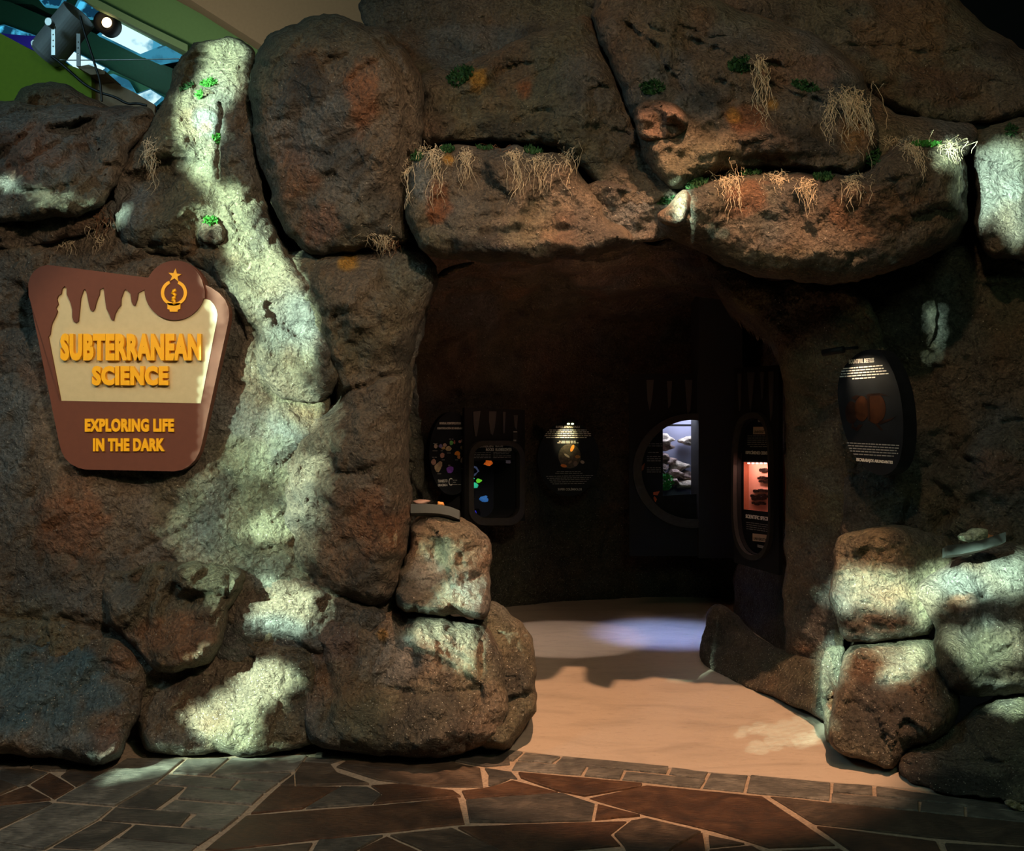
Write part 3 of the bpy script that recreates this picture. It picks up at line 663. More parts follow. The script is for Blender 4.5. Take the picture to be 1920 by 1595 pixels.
rock([(1236,400),(1262,375),(1300,345),(1340,328),(1450,322),(1560,326),(1618,322),(1650,290),(1690,262),(1740,262),(1802,275),(1812,300),(1816,370),(1812,430),(1780,462),(1720,492),(1660,520),(1600,532),(1500,532),(1420,520),(1350,492),(1290,460),(1240,440),(1222,420)],
     [(1500,330,4.66),(1500,530,4.70)], .48, 95, label='long lintel block spanning the right half of the arch, roots along its ledge', facet=.8, fine=.75, tone=.8,
     cracks=[([(1590,400),(1640,350),(1700,330)],9,.03),],
     bosses=[(1300,390,50,40,.05)],
     stains_and_light=[(1400,370,(60,36),RST,.5),(1650,400,(120,60),(.28,.13,.06),.6),(1480,490,(160,34),OLIVE,.5),(1340,470,60,DRK,.4),(1500,350,60,DRK,.4),(1560,490,(120,24),DRK,.4)])  # dark tones along the bottom paint in the shaded underside
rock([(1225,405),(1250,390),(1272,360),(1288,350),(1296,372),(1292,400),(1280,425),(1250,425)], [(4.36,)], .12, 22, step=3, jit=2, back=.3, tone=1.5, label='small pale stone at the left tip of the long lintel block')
rock([(1560,130),(1600,120),(1640,190),(1700,215),(1760,228),(1840,232),(1830,280),(1800,300),(1700,300),(1640,330),(1600,300)],
     [(1700,200,4.95),(1700,300,4.70)], .12, 50, label='smooth brown shelf behind the right lintel block', facet=.4, fine=.6, tone=1.1)
rock([(1270,-60),(1700,-70),(1780,-20),(1850,50),(1920,96),(2080,180),(2080,260),(1920,222),(1870,232),(1830,240),(1760,236),(1700,222),(1640,196),(1600,140),(1540,90),(1440,50),(1340,20)],
     [(1700,-50,5.6),(1700,240,5.15)], .30, 90, step=5, label='wide dark orange-brown slab at the upper right, in front of the black gap', facet=.9,
     cracks=[([(1560,90),(1680,85),(1760,100),(1840,90)],9,.05),([(1620,180),(1720,225)],18,.05),([(1840,180),(1740,200),(1700,222)],12,.03)],
     stains_and_light=[(1700,60,120,(.24,.11,.04),.5),(1760,160,(120,50),(.13,.06,.03),.6)])
# right side
rock([(1818,250),(1850,234),(1900,222),(2080,200),(2080,500),(1900,490),(1840,478),(1822,420),(1830,340)],
     [(1900,230,5.0),(1900,480,4.90)], .30, 55, label='upright pale-lit rock pillar at the right edge, beside the long lintel block', facet=.8,
     cracks=[([(1920,430),(1870,440),(1830,470)],7,.03)], stains_and_light=[(1900,350,30,GRY,.5)])
rock([(1560,520),(1700,500),(1800,455),(1850,450),(2080,470),(2080,1060),(1820,1060),(1660,1040),(1575,1030),(1580,900),(1600,780),(1640,690),(1610,600)],
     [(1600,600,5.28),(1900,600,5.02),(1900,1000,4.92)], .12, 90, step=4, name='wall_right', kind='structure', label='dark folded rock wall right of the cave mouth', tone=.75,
     cracks=[([(1700,560),(1745,640),(1750,720)],12,.04),([(1780,850),(1850,800),(1920,790)],12,.05),([(1700,900),(1760,860),(1840,870)],10,.04),([(1680,1000),(1720,920)],10,.03),([(1660,700),(1700,800),(1690,900)],16,.04)],
     bosses=[(1800,680,60,110,.08),(1850,900,70,70,.08),(1740,950,40,40,.05)], stains_and_light=[(1700,970,40,BLK,.6),(1880,880,60,RST,.3)])
rock([(1300,440),(1345,478),(1420,520),(1520,528),(1610,535),(1650,600),(1672,690),(1640,760),(1610,860),(1590,960),(1585,1060),(1580,1180),(1590,1300),(1555,1340),(1500,1290),(1465,1200),(1472,1060),(1474,900),(1470,720),(1455,640),(1400,585),(1345,550),(1318,500)],
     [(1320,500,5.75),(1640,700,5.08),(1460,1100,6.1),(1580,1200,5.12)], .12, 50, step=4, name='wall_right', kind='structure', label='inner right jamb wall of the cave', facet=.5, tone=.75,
     cracks=[([(1460,720),(1540,760),(1600,740)],14,.04),([(1500,900),(1540,1000)],12,.03)],
     bosses=[(1560,620,40,50,.05)], stains_and_light=[(1410,560,(50,40),(.26,.20,.09),.6),(1460,560,(20,60),DRK,.8),(1600,580,(50,40),(.20,.19,.10),.5),(1540,900,40,GRY,.3)])  # olive patches paint the lit rib into the rock colour
rock([(1560,1060),(1564,1015),(1590,996),(1650,986),(1710,984),(1760,1000),(1790,1018),(1800,1060),(1760,1090),(1745,1130),(1758,1180),(1700,1200),(1630,1205),(1575,1200),(1558,1140)],
     [(1660,990,5.0),(1660,1200,4.82)], .28, 50, label='rounded boulder lit across its middle, at the foot of the right wall', facet=.9,
     cracks=[([(1560,1070),(1640,1070),(1720,1085)],9,-.02)], stains_and_light=[(1650,1030,60,(.17,.12,.06),.5),(1680,1170,50,DRK,.4),(1690,1140,20,BLK,.5),(1680,1010,16,BLK,.5)])
rock([(1712,1120),(1722,1090),(1760,1062),(1800,1040),(1850,1020),(1920,1008),(2080,1000),(2080,1320),(1940,1300),(1880,1300),(1830,1310),(1790,1300),(1756,1262),(1745,1220),(1756,1180),(1730,1150)],
     [(1850,1020,4.92),(1850,1300,4.62)], .32, 75, label='biggest right-hand boulder, brightly lit below the tilted label rail', facet=1.1,
     cracks=[([(1760,1120),(1800,1130),(1920,1110)],9,.03),([(1790,1250),(1850,1240),(1900,1210)],8,.04),([(1760,1190),(1800,1290)],10,.03)],
     stains_and_light=[(1800,1130,(40,20),RST,.5),(1860,1150,(70,40),GRY,.4),(1800,1260,50,DRK,.4),(1860,1220,60,OLIVE,.5)])
rock([(1590,1210),(1640,1200),(1700,1195),(1752,1188),(1760,1230),(1790,1280),(1800,1330),(1790,1372),(1740,1390),(1700,1402),(1690,1432),(1668,1446),(1630,1432),(1580,1412),(1556,1396),(1550,1360),(1566,1300),(1570,1250)],
     [(1640,1430,fd(1436)),(1640,1200,4.90)], .26, 55, label='dark lower boulder right of the path with a lit top', facet=1.1, prof=2.4,
     cracks=[([(1640,1280),(1700,1276),(1750,1240)],8,.03),([(1570,1290),(1600,1330),(1690,1340),(1770,1300)],12,.02)], stains_and_light=[(1650,1350,90,DRK,.7),(1625,1240,40,(.16,.08,.04),.5)])
rock([(1536,1250),(1544,1215),(1566,1206),(1590,1208),(1580,1240),(1576,1290),(1566,1330),(1560,1380),(1552,1400),(1546,1360),(1538,1300)],
     [(1550,1390,fd(1396)),(1550,1210,4.96)], .14, 20, step=3, jit=3, facet=1.5, label='narrow upright rock edge lit pale green beside the path', tone=1.2, stains_and_light=[(1565,1310,(16,30),RST,.6)])
rock([(1684,1450),(1682,1418),(1700,1400),(1760,1385),(1800,1350),(1850,1310),(1920,1275),(2080,1240),(2080,1540),(1960,1512),(1880,1500),(1780,1488),(1710,1474)],
     [(1700,1474,fd(1478)),(1920,1506,fd(1508)),(1900,1290,4.72),(1700,1410,4.6)], .20, 45, label='long dark boulder in the bottom right corner, flecked with white', facet=1.0, prof=2.6,
     cracks=[([(1690,1425),(1740,1440),(1850,1428),(1920,1432)],10,.05)], stains_and_light=[(1800,1470,(160,40),BLK,.8),(1850,1390,80,BROWN,.5)])
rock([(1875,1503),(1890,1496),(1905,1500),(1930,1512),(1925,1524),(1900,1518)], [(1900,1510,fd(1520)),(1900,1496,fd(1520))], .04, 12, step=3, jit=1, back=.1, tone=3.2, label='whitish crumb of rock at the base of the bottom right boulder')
rock([(1306,1238),(1318,1190),(1326,1150),(1336,1134),(1358,1132),(1380,1150),(1402,1182),(1446,1206),(1500,1228),(1560,1246),(1562,1360),(1545,1352),(1480,1320),(1400,1290),(1340,1262)],
     [(1308,1240,6.40),(1550,1354,fd(1354)),(1400,1290,fd(1290)),(1345,1134,6.9),(1540,1245,5.3)], .14, 26, label='low dark rock curb along the right side of the cave path', facet=1.0, tone=.6, jit=3)

rock([(640,100),(900,60),(1300,60),(1700,120),(2080,200),(2080,560),(1800,560),(1560,520),(1330,470),(1290,440),(1180,440),(1100,462),(830,470),(700,420)],
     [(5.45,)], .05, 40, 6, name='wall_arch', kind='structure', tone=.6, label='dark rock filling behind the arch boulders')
v, f = box((-1.9, 5.1, 2.95), (2.6, 9.4, 3.1)); mk('ceiling', v, f, M_BLACKM, kind='structure', label='dark slab over the cave chamber')

rock([(1374,1060),(1400,1048),(1462,1060),(1560,1050),(1590,1260),(1500,1250),(1430,1226),(1392,1190),(1374,1140)],
     [(1376,1135,7.9),(1570,1250,5.45),(1470,1060,6.75)], .16, 40, label='dark rounded rock base below the specimen case', tone=.6, facet=.8)
# interior shell of the chamber
path = [(-.50, 5.0), (-.85, 5.5), (-1.25, 6.2), (-1.32, 7.0), (-1.02, 7.75), (-.5, 8.15), (-.02, 8.42), (.42, 8.74), (.95, 8.92), (1.5, 8.96), (1.98, 8.9), (2.12, 8.55), (2.12, 8.0), (2.02, 7.3), (1.98, 6.6), (1.98, 5.9), (1.86, 5.3), (2.1, 5.0)]
def resample(P, n):
    P = np.asarray(P, float)
    for _ in range(2):
        Q = [P[0]]
        for a, b in zip(P[:-1], P[1:]): Q += [a*.75+b*.25, a*.25+b*.75]
        Q.append(P[-1]); P = np.array(Q)
    s = np.concatenate([[0], np.cumsum(np.linalg.norm(np.diff(P, axis=0), axis=1))]); t = np.linspace(0, s[-1], n)
    return np.stack([np.interp(t, s, P[:, 0]), np.interp(t, s, P[:, 1])], 1)
NP_, NV = 420, 150
pa = resample(path, NP_); cen = np.array([.4, 6.8])
hv = np.linspace(0, 1, NV)
zz = np.where(hv < .62, hv/.62*2.2, 2.2+np.sin((hv-.62)/.38*PI/2)*.55)
sc = np.where(hv < .62, 1, np.cos((hv-.62)/.38*PI/2))
gx = cen[0]+(pa[None, :, 0]-cen[0])*sc[:, None]; gy = cen[1]+(pa[None, :, 1]-cen[1])*sc[:, None]; gz = np.repeat(zz[:, None], NP_, 1)
Pn = np.stack([gx.ravel(), gy.ravel(), gz.ravel()], 1)
dirv = np.stack([Pn[:, 0]-cen[0], Pn[:, 1]-cen[1], np.where(Pn[:, 2] > 2.2, Pn[:, 2]-1.9, 0)], 1); dirv /= np.linalg.norm(dirv, axis=1)[:, None]+1e-6
fa, _ = facets(Pn*1.0+50, 1.4, 3); fa2, _ = facets(Pn+50, 4.0, 9)
dn = .13*fbm(Pn+40, 1.1, 3)+.10*fa+.03*fa2+.02*ridge(Pn, 7, 3)+.006*fbm(Pn, 30, 2)-.06+sstep(Pn[:, 2], 1.7, 2.3)*.16*ridge(Pn+11, 1.6, 2)
dn += -.10*np.exp(-((Pn[:, 2]-.12)/.18)**2)
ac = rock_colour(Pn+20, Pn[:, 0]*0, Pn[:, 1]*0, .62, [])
Pn = Pn+dirv*dn[:, None]
idx = np.arange(NV*NP_).reshape(NV, NP_)
fq = np.stack([idx[:-1, :-1].ravel(), idx[1:, :-1].ravel(), idx[1:, 1:].ravel(), idx[:-1, 1:].ravel()], 1)
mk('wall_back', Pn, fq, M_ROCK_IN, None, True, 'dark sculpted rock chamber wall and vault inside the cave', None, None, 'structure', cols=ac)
# dark pier between the two right-hand cases
fr = frontal(1340, 800, 8.19)
plate('wall_pier', fr, [(1310,470),(1392,470),(1392,1046),(1310,1046)], [], -.35, 0, M_BLACKM, kind='structure', label='straight dark pier right of the terrarium window')

# ------------------------------------------------------------------ background above the upper left boulder
def slab(name, px, d, t, mat, **k): return plate(name, frontal(200, 100, d), px, [], -t, 0, mat, **k)
slab('ceiling', [(250,-60),(355,-2),(490,84),(530,150),(820,150),(820,-60)], 8.6, .3, M_SOFB, kind='structure', label='brown sloping ceiling panel')
slab('ceiling', [(165,-30),(165,0),(262,50),(347,96),(500,160),(560,150),(560,-30)], 9.0, .3, M_SOFG, kind='structure', label='green sloping ceiling panel')
slab('trim_1', [(150,-6),(172,-6),(262,40),(352,84),(352,98),(262,54),(205,24),(170,8)], 8.9, .12, M_SOFL, kind='structure')
slab('roof_beam', [(-40,-10),(-40,56),(80,96),(160,135),(320,205),(352,215),(352,140),(250,98),(168,58),(90,34),(20,4)], 9.6, .25, M_BEAM, label='dark green sloping roof beam behind the spotlight', cat='beam')
slab('roof_beam', [(130,96),(150,104),(330,188),(330,206),(300,196),(140,118)], 9.5, .08, M_BEAML, label='pale green lower flange of the sloping roof beam, above the plywood edge', cat='beam')
slab('roof_beam', [(-40,-40),(-40,4),(60,8),(100,30),(170,44),(178,22),(120,-40)], 9.9, .2, M_BEAM, label='dark green roof beam in the top left corner', cat='beam')
sk = [('bright skylight pane with a leafy shadow, above the upper left boulder', [(190,66),(232,40),(314,82),(264,102)], M_SKY),
      ('skylight pane low behind the wooden block', [(124,114),(136,96),(198,128),(184,140),(146,132)], M_SKY),
      ('small skylight pane beside the rock spire', [(254,179),(282,168),(304,182),(288,196)], M_SKY),
      ('leafy blue skylight pane behind the spotlight', [(138,26),(150,2),(196,14),(200,30),(178,34),(160,32)], M_SKYB),
      ('small pane with glints at the far left, over the lime wall', [(-10,52),(10,48),(62,66),(52,70),(-10,62)], M_SKYB),
      ('bright pane at the top left, over the spotlight', [(68,-10),(122,-10),(112,12),(84,10)], M_SKYB)]
for i, (lb, P, m) in enumerate(sk):
    fr = frontal(200, 100, 9.3 if i in (0, 1, 2) else 9.4)
    w = empty('skylight', fr.w(*fr.uv(*P[0]), -.05), lb, 'skylight', 'roof skylights')
    plate('pane', fr, P, [], -.03, 0, m, w)
    c = (sum(p[0] for p in P)/len(P), sum(p[1] for p in P)/len(P))
    big = [(c[0]+(x-c[0])*1.12, c[1]+(y-c[1])*1.12) for x, y in P]
    plate('frame', fr, big, [P], -.04, .01, M_SKYF, w)
slab('trim_2', [(266,104),(316,84),(348,98),(330,112),(298,118)], 9.25, .05, M_SKYF, kind='structure')
slab('trim_3', [(184,144),(212,138),(240,150),(256,178),(232,170)], 9.25, .05, M_SKYF, kind='structure')
slab('wall_back_upper', [(-200,-200),(900,-200),(900,260),(-200,260)], 11.5, .1, plain('deep_teal_wall', (.006, .045, .05), .8), kind='structure', label='far dark teal wall')
slab('wall_back_upper', [(1300,-300),(2400,-300),(2400,300),(1300,300)], 9.5, .1, M_BLACKM, kind='structure', label='black sheet standing for the dark void above the right rocks')  # sheet coloured black in place of unlit depth
slab('wall_upper_left', [(-300,-60),(0,62),(60,94),(130,122),(171,137),(172,192),(100,240),(-300,240)], 5.45, .06, M_LIME, kind='structure', label='lime green painted partition with a sloping top')
slab('blue_panel', [(-40,40),(0,62),(40,66),(84,68),(82,102),(40,84),(-40,60)], 7.2, .05, plain('blue_panel', (.001, .001, .04), .9, spec=.05), label='blue board behind the lime wall, left of the spotlight', cat='panel')
slab('plywood_edge', [(172,139),(200,148),(250,172),(290,196),(290,230),(172,230)], 5.50, .02, M_WOOD, label='pale plywood edge strip right of the lime wall', cat='board')
fr = frontal(170, 125, 5.36)
wb = plate('wooden_block', fr, [(144,125),(166,121),(197,133),(196,139),(170,140)], [], -.22, 0, M_WOOD, label='small wooden block on the lime wall under the lamp bracket', cat='block')
# theatre spotlight
base = Vector(pw(118, 128, 5.42)); p0 = Vector(pw(92, 96, 5.42)); p1 = Vector(pw(146, 30, 5.36))
sp = empty('stage_spotlight', base, 'dark grey cylindrical stage spotlight in a bracket on the lime wall', 'lamp')
ax = (p1-p0); r = 33/F*5.4
def lathe(p, d, prof, n=40):
    d = d.normalized(); a = d.cross(Vector((0, 1, .01))).normalized(); b = d.cross(a); v = []; f = []
    for t, rr in prof:
        for k in range(n):
            q = 2*PI*k/n; v.append(p+d*t+a*(rr*math.cos(q))+b*(rr*math.sin(q)))
    for i in range(len(prof)-1):
        for k in range(n): f.append((i*n+k, i*n+(k+1) % n, (i+1)*n+(k+1) % n, (i+1)*n+k))
    return v, f
v, f = lathe(p0-ax*.12, ax, [(0, .001), (0, r*.9), (.02, r*.97), (ax.length*1.16, r*.97), (ax.length*1.16, r*.86), (ax.length*.9, r*.84), (ax.length*.9, .001)])
mk('lamp_housing', v, f, M_LAMP, sp)
for dx in (-1, 1):
    xx = 101 if dx < 0 else 148
    yt, yb = (50, 104) if dx < 0 else (64, 125)
    fr = frontal(xx, 90, 5.22)
    hs = [ell(xx, yt+16+k*11, 1.3, 1.6, 8) for k in range(3)]
    plate('bracket_arm', fr, [(xx-3.6, yt), (xx+3.6, yt), (xx+3.6, yb), (xx-3.6, yb)], hs, 0, .008, M_METAL if dx < 0 else M_LAMP, sp)
fr = frontal(96, 46, 5.22); v, f = extrude2d(fr, fr.uvs(ell(97, 46, 6.5, 7.5, 10)), [], 0, .04); mk('clamp_knob', v, f, M_METAL, sp)
fr = frontal(70, 88, 5.4); v, f = extrude2d(fr, fr.uvs(ell(71, 87, 5, 6, 10)), [], .0, .05); mk('clamp_knob', v, f, M_METAL, sp)
def cable(name, pts, d, r, label, cat='cable', mat=None):
    P = np.array(pts, float)
    for _ in range(3):
        Q = [P[0]]
        for a, b in zip(P[:-1], P[1:]): Q += [a*.75+b*.25, a*.25+b*.75]
        Q.append(P[-1]); P = np.array(Q)
    v, f = tube([pw(x, y, d) for x, y in P], r, 8); return mk(name, v, f, mat or M_CABLE, None, True, label, cat)
cable('power_cable', [(70,90),(86,98),(106,112),(136,138),(160,160),(190,175),(215,181),(240,196),(256,193),(275,198)], 5.36, .0075, 'black cable running down the lime wall across the plywood')
cable('power_cable', [(150,30),(158,60),(170,95),(179,125),(188,150),(191,190)], 5.14, .006, 'black cable hanging straight down beside the wooden block')
cable('support_wire', [(112,112),(125,113),(240,112),(352,110)], 5.3, .003, 'thin pale wire stretched from the lamp to the rock spire', 'wire', M_METAL)
# small glowing hall lamp
gl = Vector(pw(196, 38, 9.0)); lm = empty('ceiling_lamp', gl, 'small round glowing warm lamp under the skylights', 'lamp')
v, f = lathe(gl+Vector((-.02, .2, .02)), Vector((0, -1, -.1)), [(0, .001), (0, .1), (.16, .1), (.16, .07), (.02, .06), (.02, .001)]); mk('lamp_housing', v, f, M_BLACK, lm, True)
v, f = lathe(gl+Vector((0, .05, 0)), Vector((0, -1, -.1)), [(0, .001), (0, .045), (.02, .035), (.03, .001)]); mk('bulb', v, f, plain('warm_bulb', (1, .8, .5), .4, emit=(1, .72, .36), es=7), lm, True)

# ------------------------------------------------------------------ entrance sign
SD = 4.56
fs = frontal(240, 690, SD); Z = lambda P: [(x/3.468, 460+y/3.468) for x, y in P]
sign = empty('entrance_sign', fs.w(*fs.uv(250, 884), -.05), 'brown and cream national-park style sign reading SUBTERRANEAN SCIENCE, on the rock wall', 'sign')
arc = ell(1142, 293, 195, 195, 18, math.radians(205), math.radians(349), closed=False)
outl = rcorner([(186,240),(250,128),(330,126)], [10, 40, 10])[4:]
outline = [(190,330),(186,250),(200,200),(225,165),(262,138),(305,127),(350,131),(970,211)]+arc+[(1380,278),(1425,310),(1462,352),(1484,400),(1490,440),(1486,490),(1312,1290),(1296,1345),(1268,1395),(1228,1435),(1180,1460),(1130,1468),(560,1457),(510,1446),(460,1420),(425,1385),(400,1340),(386,1290)]
drip = [(402,1010),(322,597),(334,578),(340,530),(347,505),(370,460),(381,428),(371,410),(386,385),(378,350),(386,330),(405,318),(411,285),(428,266),(442,280),(442,320),(468,378),(478,420),(479,470),(488,498),(503,505),(517,494),(522,440),(527,400),(532,345),(550,292),(562,285),(573,318),(588,395),(598,424),(612,430),(624,410),(628,390),(642,345),(652,325),(656,290),(682,277),(688,330),(700,415),(718,448),(733,486),(746,488),(754,450),(772,415),(792,392),(793,350),(813,296),(824,286),(856,318),(863,370),(873,391),(884,393),(898,355),(905,312),(948,289)]
arc2 = [(1142-195*math.cos(math.radians(a)), 293+195*math.sin(math.radians(a))) for a in np.linspace(2, 164, 26)]
cream = drip+arc2+[(1365,356),(1392,384),(1410,420),(1416,452),(1412,485),(1306,1026)]
sbd = plate('sign_board', fs, Z(outline), [], -.055, 0, M_SIGN, sign)
crm = plate('cream_panel', fs, Z(cream), [], -.004, .003, M_CREAM, sign)
sfc = plate('sign_face', fs, Z([(196,330),(193,250),(207,205),(230,171),(265,145),(305,134),(350,138),(972,218)]+[(1142+188*math.cos(a), 293+188*math.sin(a)) for a in np.linspace(math.radians(206), math.radians(348), 18)]+[(1338,300),(1338,345)]+cream[::-1][1:0:-1][:0]+[(1338,347)]+[p for p in arc2[::-1]]+drip[::-1]), [], .0, .014, M_SIGN, sign)
for s_, rc in (('SUBTERRANEAN', (408,575,1318,752)), ('SCIENCE', (612,785,1105,912))):
    r_ = Z([rc[:2], rc[2:]]); text('lettering', fs, s_, (*r_[0], *r_[1]), .002, .026, M_YEL, crm, bold=.06)
for s_, rc in (('EXPLORING LIFE', (557,1125,1135,1212)), ('IN THE DARK', (610,1253,1075,1338))):
    r_ = Z([rc[:2], rc[2:]]); text('lettering', fs, s_, (*r_[0], *r_[1]), -.002, .010, M_YEL, sbd, bold=.055)
star = [(1146+(46 if k % 2 == 0 else 18)*math.sin(k*PI/5+.1), 200-(46 if k % 2 == 0 else 18)*math.cos(k*PI/5+.1)) for k in range(10)]
em = plate('star_emblem', fs, Z(star), [], .012, .020, M_YEL, sfc)
ring = ell(1140, 312, 84, 84, 40, math.radians(-68), math.radians(248), closed=False)+ell(1140, 312, 64, 64, 40, math.radians(248), math.radians(-68), closed=False)
plate('bulb_emblem', fs, Z(ring), [], .012, .020, M_YEL, sfc)
plate('bulb_emblem', fs, Z([(1098,378),(1182,378),(1182,416),(1166,420),(1164,434),(1114,434),(1112,420),(1098,416)]), [], .012, .020, M_YEL, sfc)
sq = [(1152,292),(1134,300),(1128,312),(1140,320),(1152,328),(1148,340),(1130,346),(1128,358),(1146,364),(1150,374),(1134,384)]
v, f = tube([fs.w(*fs.uv(*Z([p])[0]), .016) for p in sq], .0075, 6); mk('bulb_emblem', v, f, M_YEL, sfc, True)

# ------------------------------------------------------------------ panels and cases
def lit_lamp(parent, fr, x0, x1, y, n, tilt=0):
    v, f = tube([fr.w(*fr.uv(x0, y+tilt), n), fr.w(*fr.uv(x1, y-tilt), n)], .018, 12); return mk('picture_lamp', v, f, M_BLACK, parent, True)
# beetle panel on the right jamb
fb = slanted(1572, 4.94, 1696, 4.62, 772)
bp = empty('beetle_sign', fb.w(*fb.uv(1640, 888), -.03), 'dark oval panel titled BOUNTIFUL BEETLES with a clip lamp, on the right jamb', 'sign')
bo = [(1600,668),(1618,657),(1640,654),(1655,662),(1672,690),(1685,725),(1692,765),(1694,800),(1692,840),(1684,872),(1668,888),(1650,892),(1630,884),(1608,862),(1590,830),(1577,790),(1570,745),(1571,715),(1580,690)]
bo = chaikin(bo, 1)
bpan = plate('panel', fb, bo, [], -.10, 0, M_PRINT, bp)
text('lettering', fb, 'BOUNTIFUL BEETLES', None, 0, .0015, M_WHITEP, bpan, .03, slant=[(1592,674),(1639,670.5),(1639,679),(1592,682)])
text('lettering', fb, 'ESCARABAJOS ABUNDANTES', None, 0, .0015, M_WHITEP, bpan, .03, slant=[(1606,858),(1674,864),(1674,871),(1606,866)])
textlines('small_print', fb, [(1581,691,1655,685),(1578,696,1660,690),(1577,701,1662,695),(1575,706,1666,700),(1598,710,1642,707)], .001, M_WHITEP, bpan, 2.0, 2)
textlines('small_print', fb, [(1588,830,1686,835),(1590,835,1685,840),(1592,840,1684,845),(1594,845,1684,850),(1601,851,1676,855)], .001, M_GREYP, bpan, 2.0, 3)
M_BTL = plain('printed_beetle_brown', (.030, .010, .004), .3, noise=.5, scale=30); M_BTD = plain('printed_beetle_dark', (.014, .006, .004), .3, noise=.5, scale=30)
b1 = plate('printed_beetle', fb, ell(1642, 766, 19, 28, 24), [], 0, .0012, M_BTL, bpan)
plate('printed_beetle', fb, ell(1616, 766, 13, 24, 20), [], 0, .0016, M_BTL, bpan)
plate('printed_beetle', fb, ell(1597, 773, 12, 21, 20), [], 0, .0010, M_BTD, bpan)
plate('printed_beetle', fb, [(1626,742),(1630,742),(1632,786),(1628,788)], [], 0, .0022, M_BTD, bpan)
for q in ([(1604,750),(1596,746),(1606,740),(1612,742)], [(1622,742),(1628,738),(1650,737),(1668,742),(1650,741),(1630,743)], [(1600,792),(1596,802),(1606,806),(1612,804),(1602,800)], [(1648,790),(1670,784),(1680,780),(1670,788),(1650,796)], [(1610,796),(1618,796),(1608,808),(1602,806)], [(1640,794),(1646,794),(1656,806),(1652,807)]):
    plate('printed_beetle', fb, q, [], 0, .0012, M_BTD, bpan)
clip = tube([fb.w(*fb.uv(1575, 663), .12), fb.w(*fb.uv(1612, 657), .12)], .017, 14); cl = mk('clip_lamp', *clip, M_BLACK, bp, True)
v, f = tube([fb.w(*fb.uv(1606, 656), .11), fb.w(*fb.uv(1616, 652), .03)], .008, 8); mk('bracket', v, f, M_BLACK, bp, True)
lp = fb.w(*fb.uv(1598, 660), .13)
spot('beetle_panel_lamp', lp+fb.N*.0-Vector((0, 0, .03)), fb.w(*fb.uv(1624, 712), 0), 5, (1, .78, .5), 80, .9, .01)

# specimen case on the inner right wall
fc = slanted(1376, 6.8, 1460, 6.3, 870)
sc_ = empty('specimen_case', fc.w(*fc.uv(1418, 1070), -.1), 'tall black case with a pink-lit window of pinned beetles, on the inner right wall', 'display case')
def fx(px): return px
hole = chaikin([(1416,782),(1396,792),(1387,815),(1383,850),(1382,920),(1383,985),(1390,1015),(1402,1034),(1418,1040),(1434,1034),(1444,1010),(1447,985),(1447,920),(1446,850),(1443,815),(1434,790)], 2)
cc = (1415, 912)
def grow(P, k, c=cc): return [(c[0]+(x-c[0])*(1+k*1.6), c[1]+(y-c[1])*(1+k)) for x, y in P]
plate('case_front', fc, [(1376,690),(1460,684),(1460,1078),(1376,1054)], [hole], -.03, 0, M_BLACK, sc_)
plate('window_trim', fc, grow(hole, .09), [grow(hole, .01)], -.01, .03, M_RING, sc_)
win = [(1386,866),(1443,868),(1443,961),(1386,955)]
plate('graphic_panel', fc, grow(hole, .02), [win], -.05, -.035, M_PRINT, sc_)
for q in ([(1384,700),(1392,700),(1390,760),(1387,770)], [(1402,698),(1416,698),(1412,740),(1408,775),(1405,740)], [(1426,697),(1434,697),(1432,745),(1429,750)], [(1442,696),(1452,696),(1449,770),(1446,790),(1443,740)]):
    plate('drip_relief', fc, q, [], 0, .006, M_DRIP, sc_)
M_PINK = plain('pink_backing', (.70, .33, .25), .7, noise=.03)
nb_ = -.075
sbox = plate('specimen_box', fc, grow(win, .35, (1414,912)), [], nb_-.02, nb_, M_PINK, sc_)
mbx = MB()
U = [fc.uv(*p) for p in win]; Ug = [((u-U[0][0])*1.0+U[0][0], v_) for u, v_ in U]
for i in range(4):
    (a, b), (c, d) = U[i], U[(i+1) % 4]
    P0, P1, P2, P3_ = fc.w(a, b, -.036), fc.w(c, d, -.036), fc.w(c, d, nb_), fc.w(a, b, nb_)
    mbx.add([P0, P1, P2, P3_], [(0, 1, 2, 3)])
mbx.build('box_lining', plain('red_box_lining', (.35, .10, .05), .7), sc_)
mb = MB(); rnd = random.Random(5)
for x, y, n in [(1428,881,3),(1424,896,5),(1426,903,4),(1417,920,6),(1412,930,7),(1414,935,6),(1414,944,6)]:
    for k in range(n):
        c = fc.uv(x-17+k*4.2+rnd.uniform(-.6, .6), y+rnd.uniform(-1, 1)); rr = rnd.uniform(.7, 1.2)
        e = [(c[0]+.017*rr*math.cos(q), c[1]+.011*rr*math.sin(q)) for q in np.linspace(0, 2*PI, 9)[:-1]]
        mk('pinned_beetle', *extrude2d(fc, e, [], nb_+.004, nb_+.016), M_BTD, sbox)
M_LED = plain('warm_led', (1, .9, .8), .5, emit=(1, .72, .6), es=5)
for k in range(7):
    p = fc.w(*fc.uv(1392+k*7.6, 868.5), -.05); v, f = box(tuple(p-Vector((.006, .01, .004))), tuple(p+Vector((.006, .01, .004)))); mk('led', v, f, M_LED, sbox)
lo = area('specimen_case_light', fc.w(*fc.uv(1414, 870), .01), fc.w(*fc.uv(1414, 925), -.07), .9, (1, .55, .45), .30, .03)
text('lettering', fc, 'ESPECÍMENES CIENTÍFICOS', None, -.035, -.033, M_WHITEP, sc_, .02, slant=[(1390,844),(1445,845),(1445,853),(1390,851)])
text('lettering', fc, 'SCIENTIFIC SPECIMENS', None, -.035, -.033, M_WHITEP, sc_, .02, slant=[(1390,964),(1444,971),(1444,978),(1390,971)])
